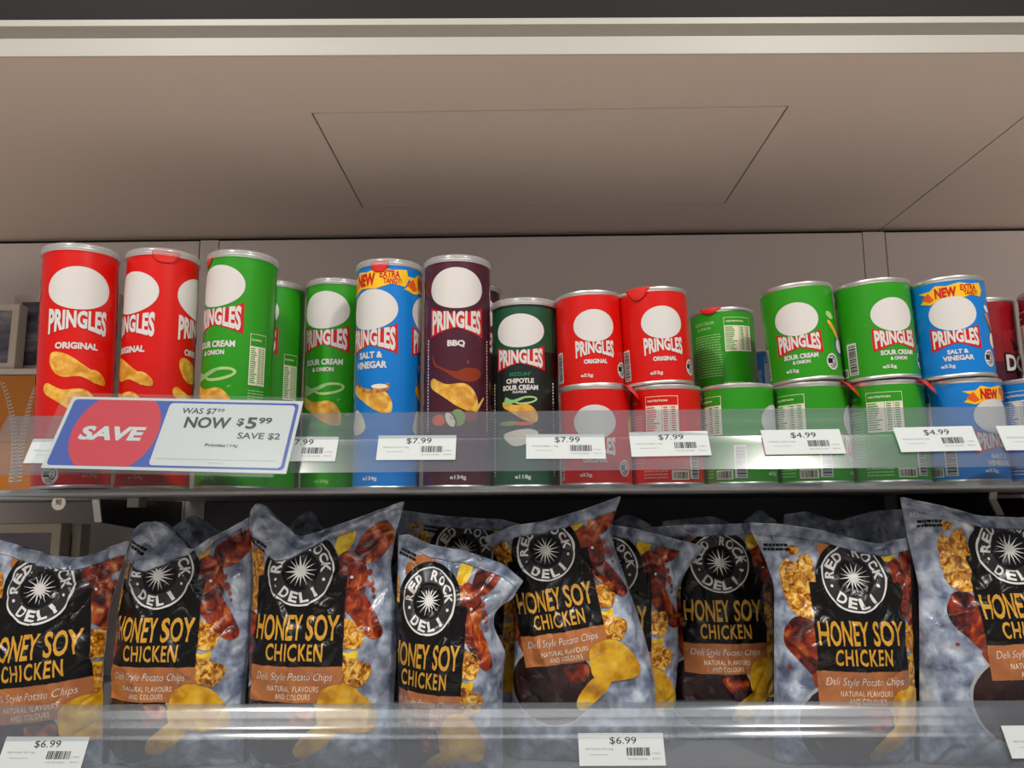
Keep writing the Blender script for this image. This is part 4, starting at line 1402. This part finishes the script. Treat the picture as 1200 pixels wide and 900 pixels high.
m = empty('gift_box', (-0.80, 1.09, S1 + 0.0003)); tag(m, 'orange box printed with white fern fronds at the far left of the upper shelf', 'box')
b = MB(); b.box(-0.15, 0.15, 0, 0.10, 0, 0.172, 'box_orange'); b.build('carton', m, bevel=0.001)
b = MB(); b.box(-0.152, 0.152, -0.002, 0.102, 0.1725, 0.181, 'box_white'); b.build('carton_lid', m, bevel=0.001)
fr = MB()
for fx, bend in ((0.090, -0.030), (0.096, 0.016)):
    xs = [(fx + bend * t ** 2.5, 0.02 + 0.143 * t) for t in np.linspace(0, 1, 15)]
    for i, ((xa, za), (xb, zb)) in enumerate(zip(xs, xs[1:])):
        wd = 0.0048 * (1 - i / 15) ** 0.7 + 0.0006
        for k in range(2):
            z = za + (zb - za) * k / 2; x = xa + (xb - xa) * k / 2
            fr.add([(x - wd, -0.0006, z), (x + wd, -0.0006, z + 0.002), (x + wd, -0.0006, z + 0.0042), (x - wd, -0.0006, z + 0.0022)], [(0, 1, 2, 3)], 'box_cream')
        fr.add([(xa - wd - 0.001, -0.0006, za), (xa - wd, -0.0006, za), (xb - wd, -0.0006, zb), (xb - wd - 0.001, -0.0006, zb)], [(0, 1, 2, 3)], 'box_cream')
fr.build('fern_print', m, fix=False)
zt = S1 + 0.1815
picture_box('picture_box', -0.905, -0.728, 1.095, zt, 1.7010, 0.02, 0.0105, 'box_white', 'mountain_print', 'white bordered mountain picture box in front, on the orange box', 'mountain picture boxes on the orange box')
picture_box('picture_box', -0.757, -0.60, 1.125, zt, 1.7235, 0.02, 0.0125, 'box_white', 'mountain_print', 'taller white bordered mountain picture box behind the other, beside the leftmost red can', 'mountain picture boxes on the orange box')
picture_box('picture_box', -0.86, -0.638, 1.09, S2 + 0.0003, 1.3865, 0.025, 0.013, 'box_cream', 'dusk_print', 'cream framed dusk picture box in front, standing on the lower shelf behind the leftmost bag', 'cream framed boxes on the lower shelf')
picture_box('picture_box', -0.80, -0.6255, 1.118, S2 + 0.0003, 1.3845, 0.025, 0.012, 'box_cream', 'dusk_print', 'cream framed box just behind the other, its right edge showing', 'cream framed boxes on the lower shelf')
b = MB()
b.lathe([(0, 0.0), (0.0090, 0.0), (0.0090, 0.0006), (0.0086, 0.0010), (0, 0.0010)], 'box_white', 40)
st = b.build('round_sticker'); tag(st, 'round white disc numbered 90 hanging under the upper shelf at far left', 'sticker')
st.rotation_euler = (R(90), 0, 0); st.location = (-0.590, 0.9988, 1.4125)
n_ = MB()
v, f = txt('90', 0.0075, 0.0075, 0.0, 0.0015, 0.02, 0.1)
n_.add([(a, b_, 0.0012) for a, b_ in v], f, 'print_black')
n_.build('sticker_number', st, fix=False)

b = MB()
b.box(0.612, 0.640, 1.20, 1.2495, S2 + 0.0005, 1.4168, 'bracket_dark')
b.box(0.6405, 0.655, 1.235, 1.2495, S2 + 0.0005, 1.4168, 'gap_dark')
b.box(0.6555, 0.70, 1.20, 1.2495, S2 + 0.0005, 1.4168, 'post_paint')
tag(b.build('upright_post'), 'dark slotted upright post under the right end of the upper shelf', 'post')
rb = tag(empty('carton_box', (0.815, 1.05, S2 + 0.0004)), 'dark red carton with a pale frame edge behind the rightmost bag', 'box')
b = MB(); b.box(-0.16, 0.16, 0, 0.14, 0, 0.2555, 'box_red'); b.build('carton', rb, bevel=0.001)
b = MB(); b.box(-0.162, 0.16, -0.004, -0.0005, 0.222, 0.2285, 'edge_pale'); b.build('frame_edge', rb)
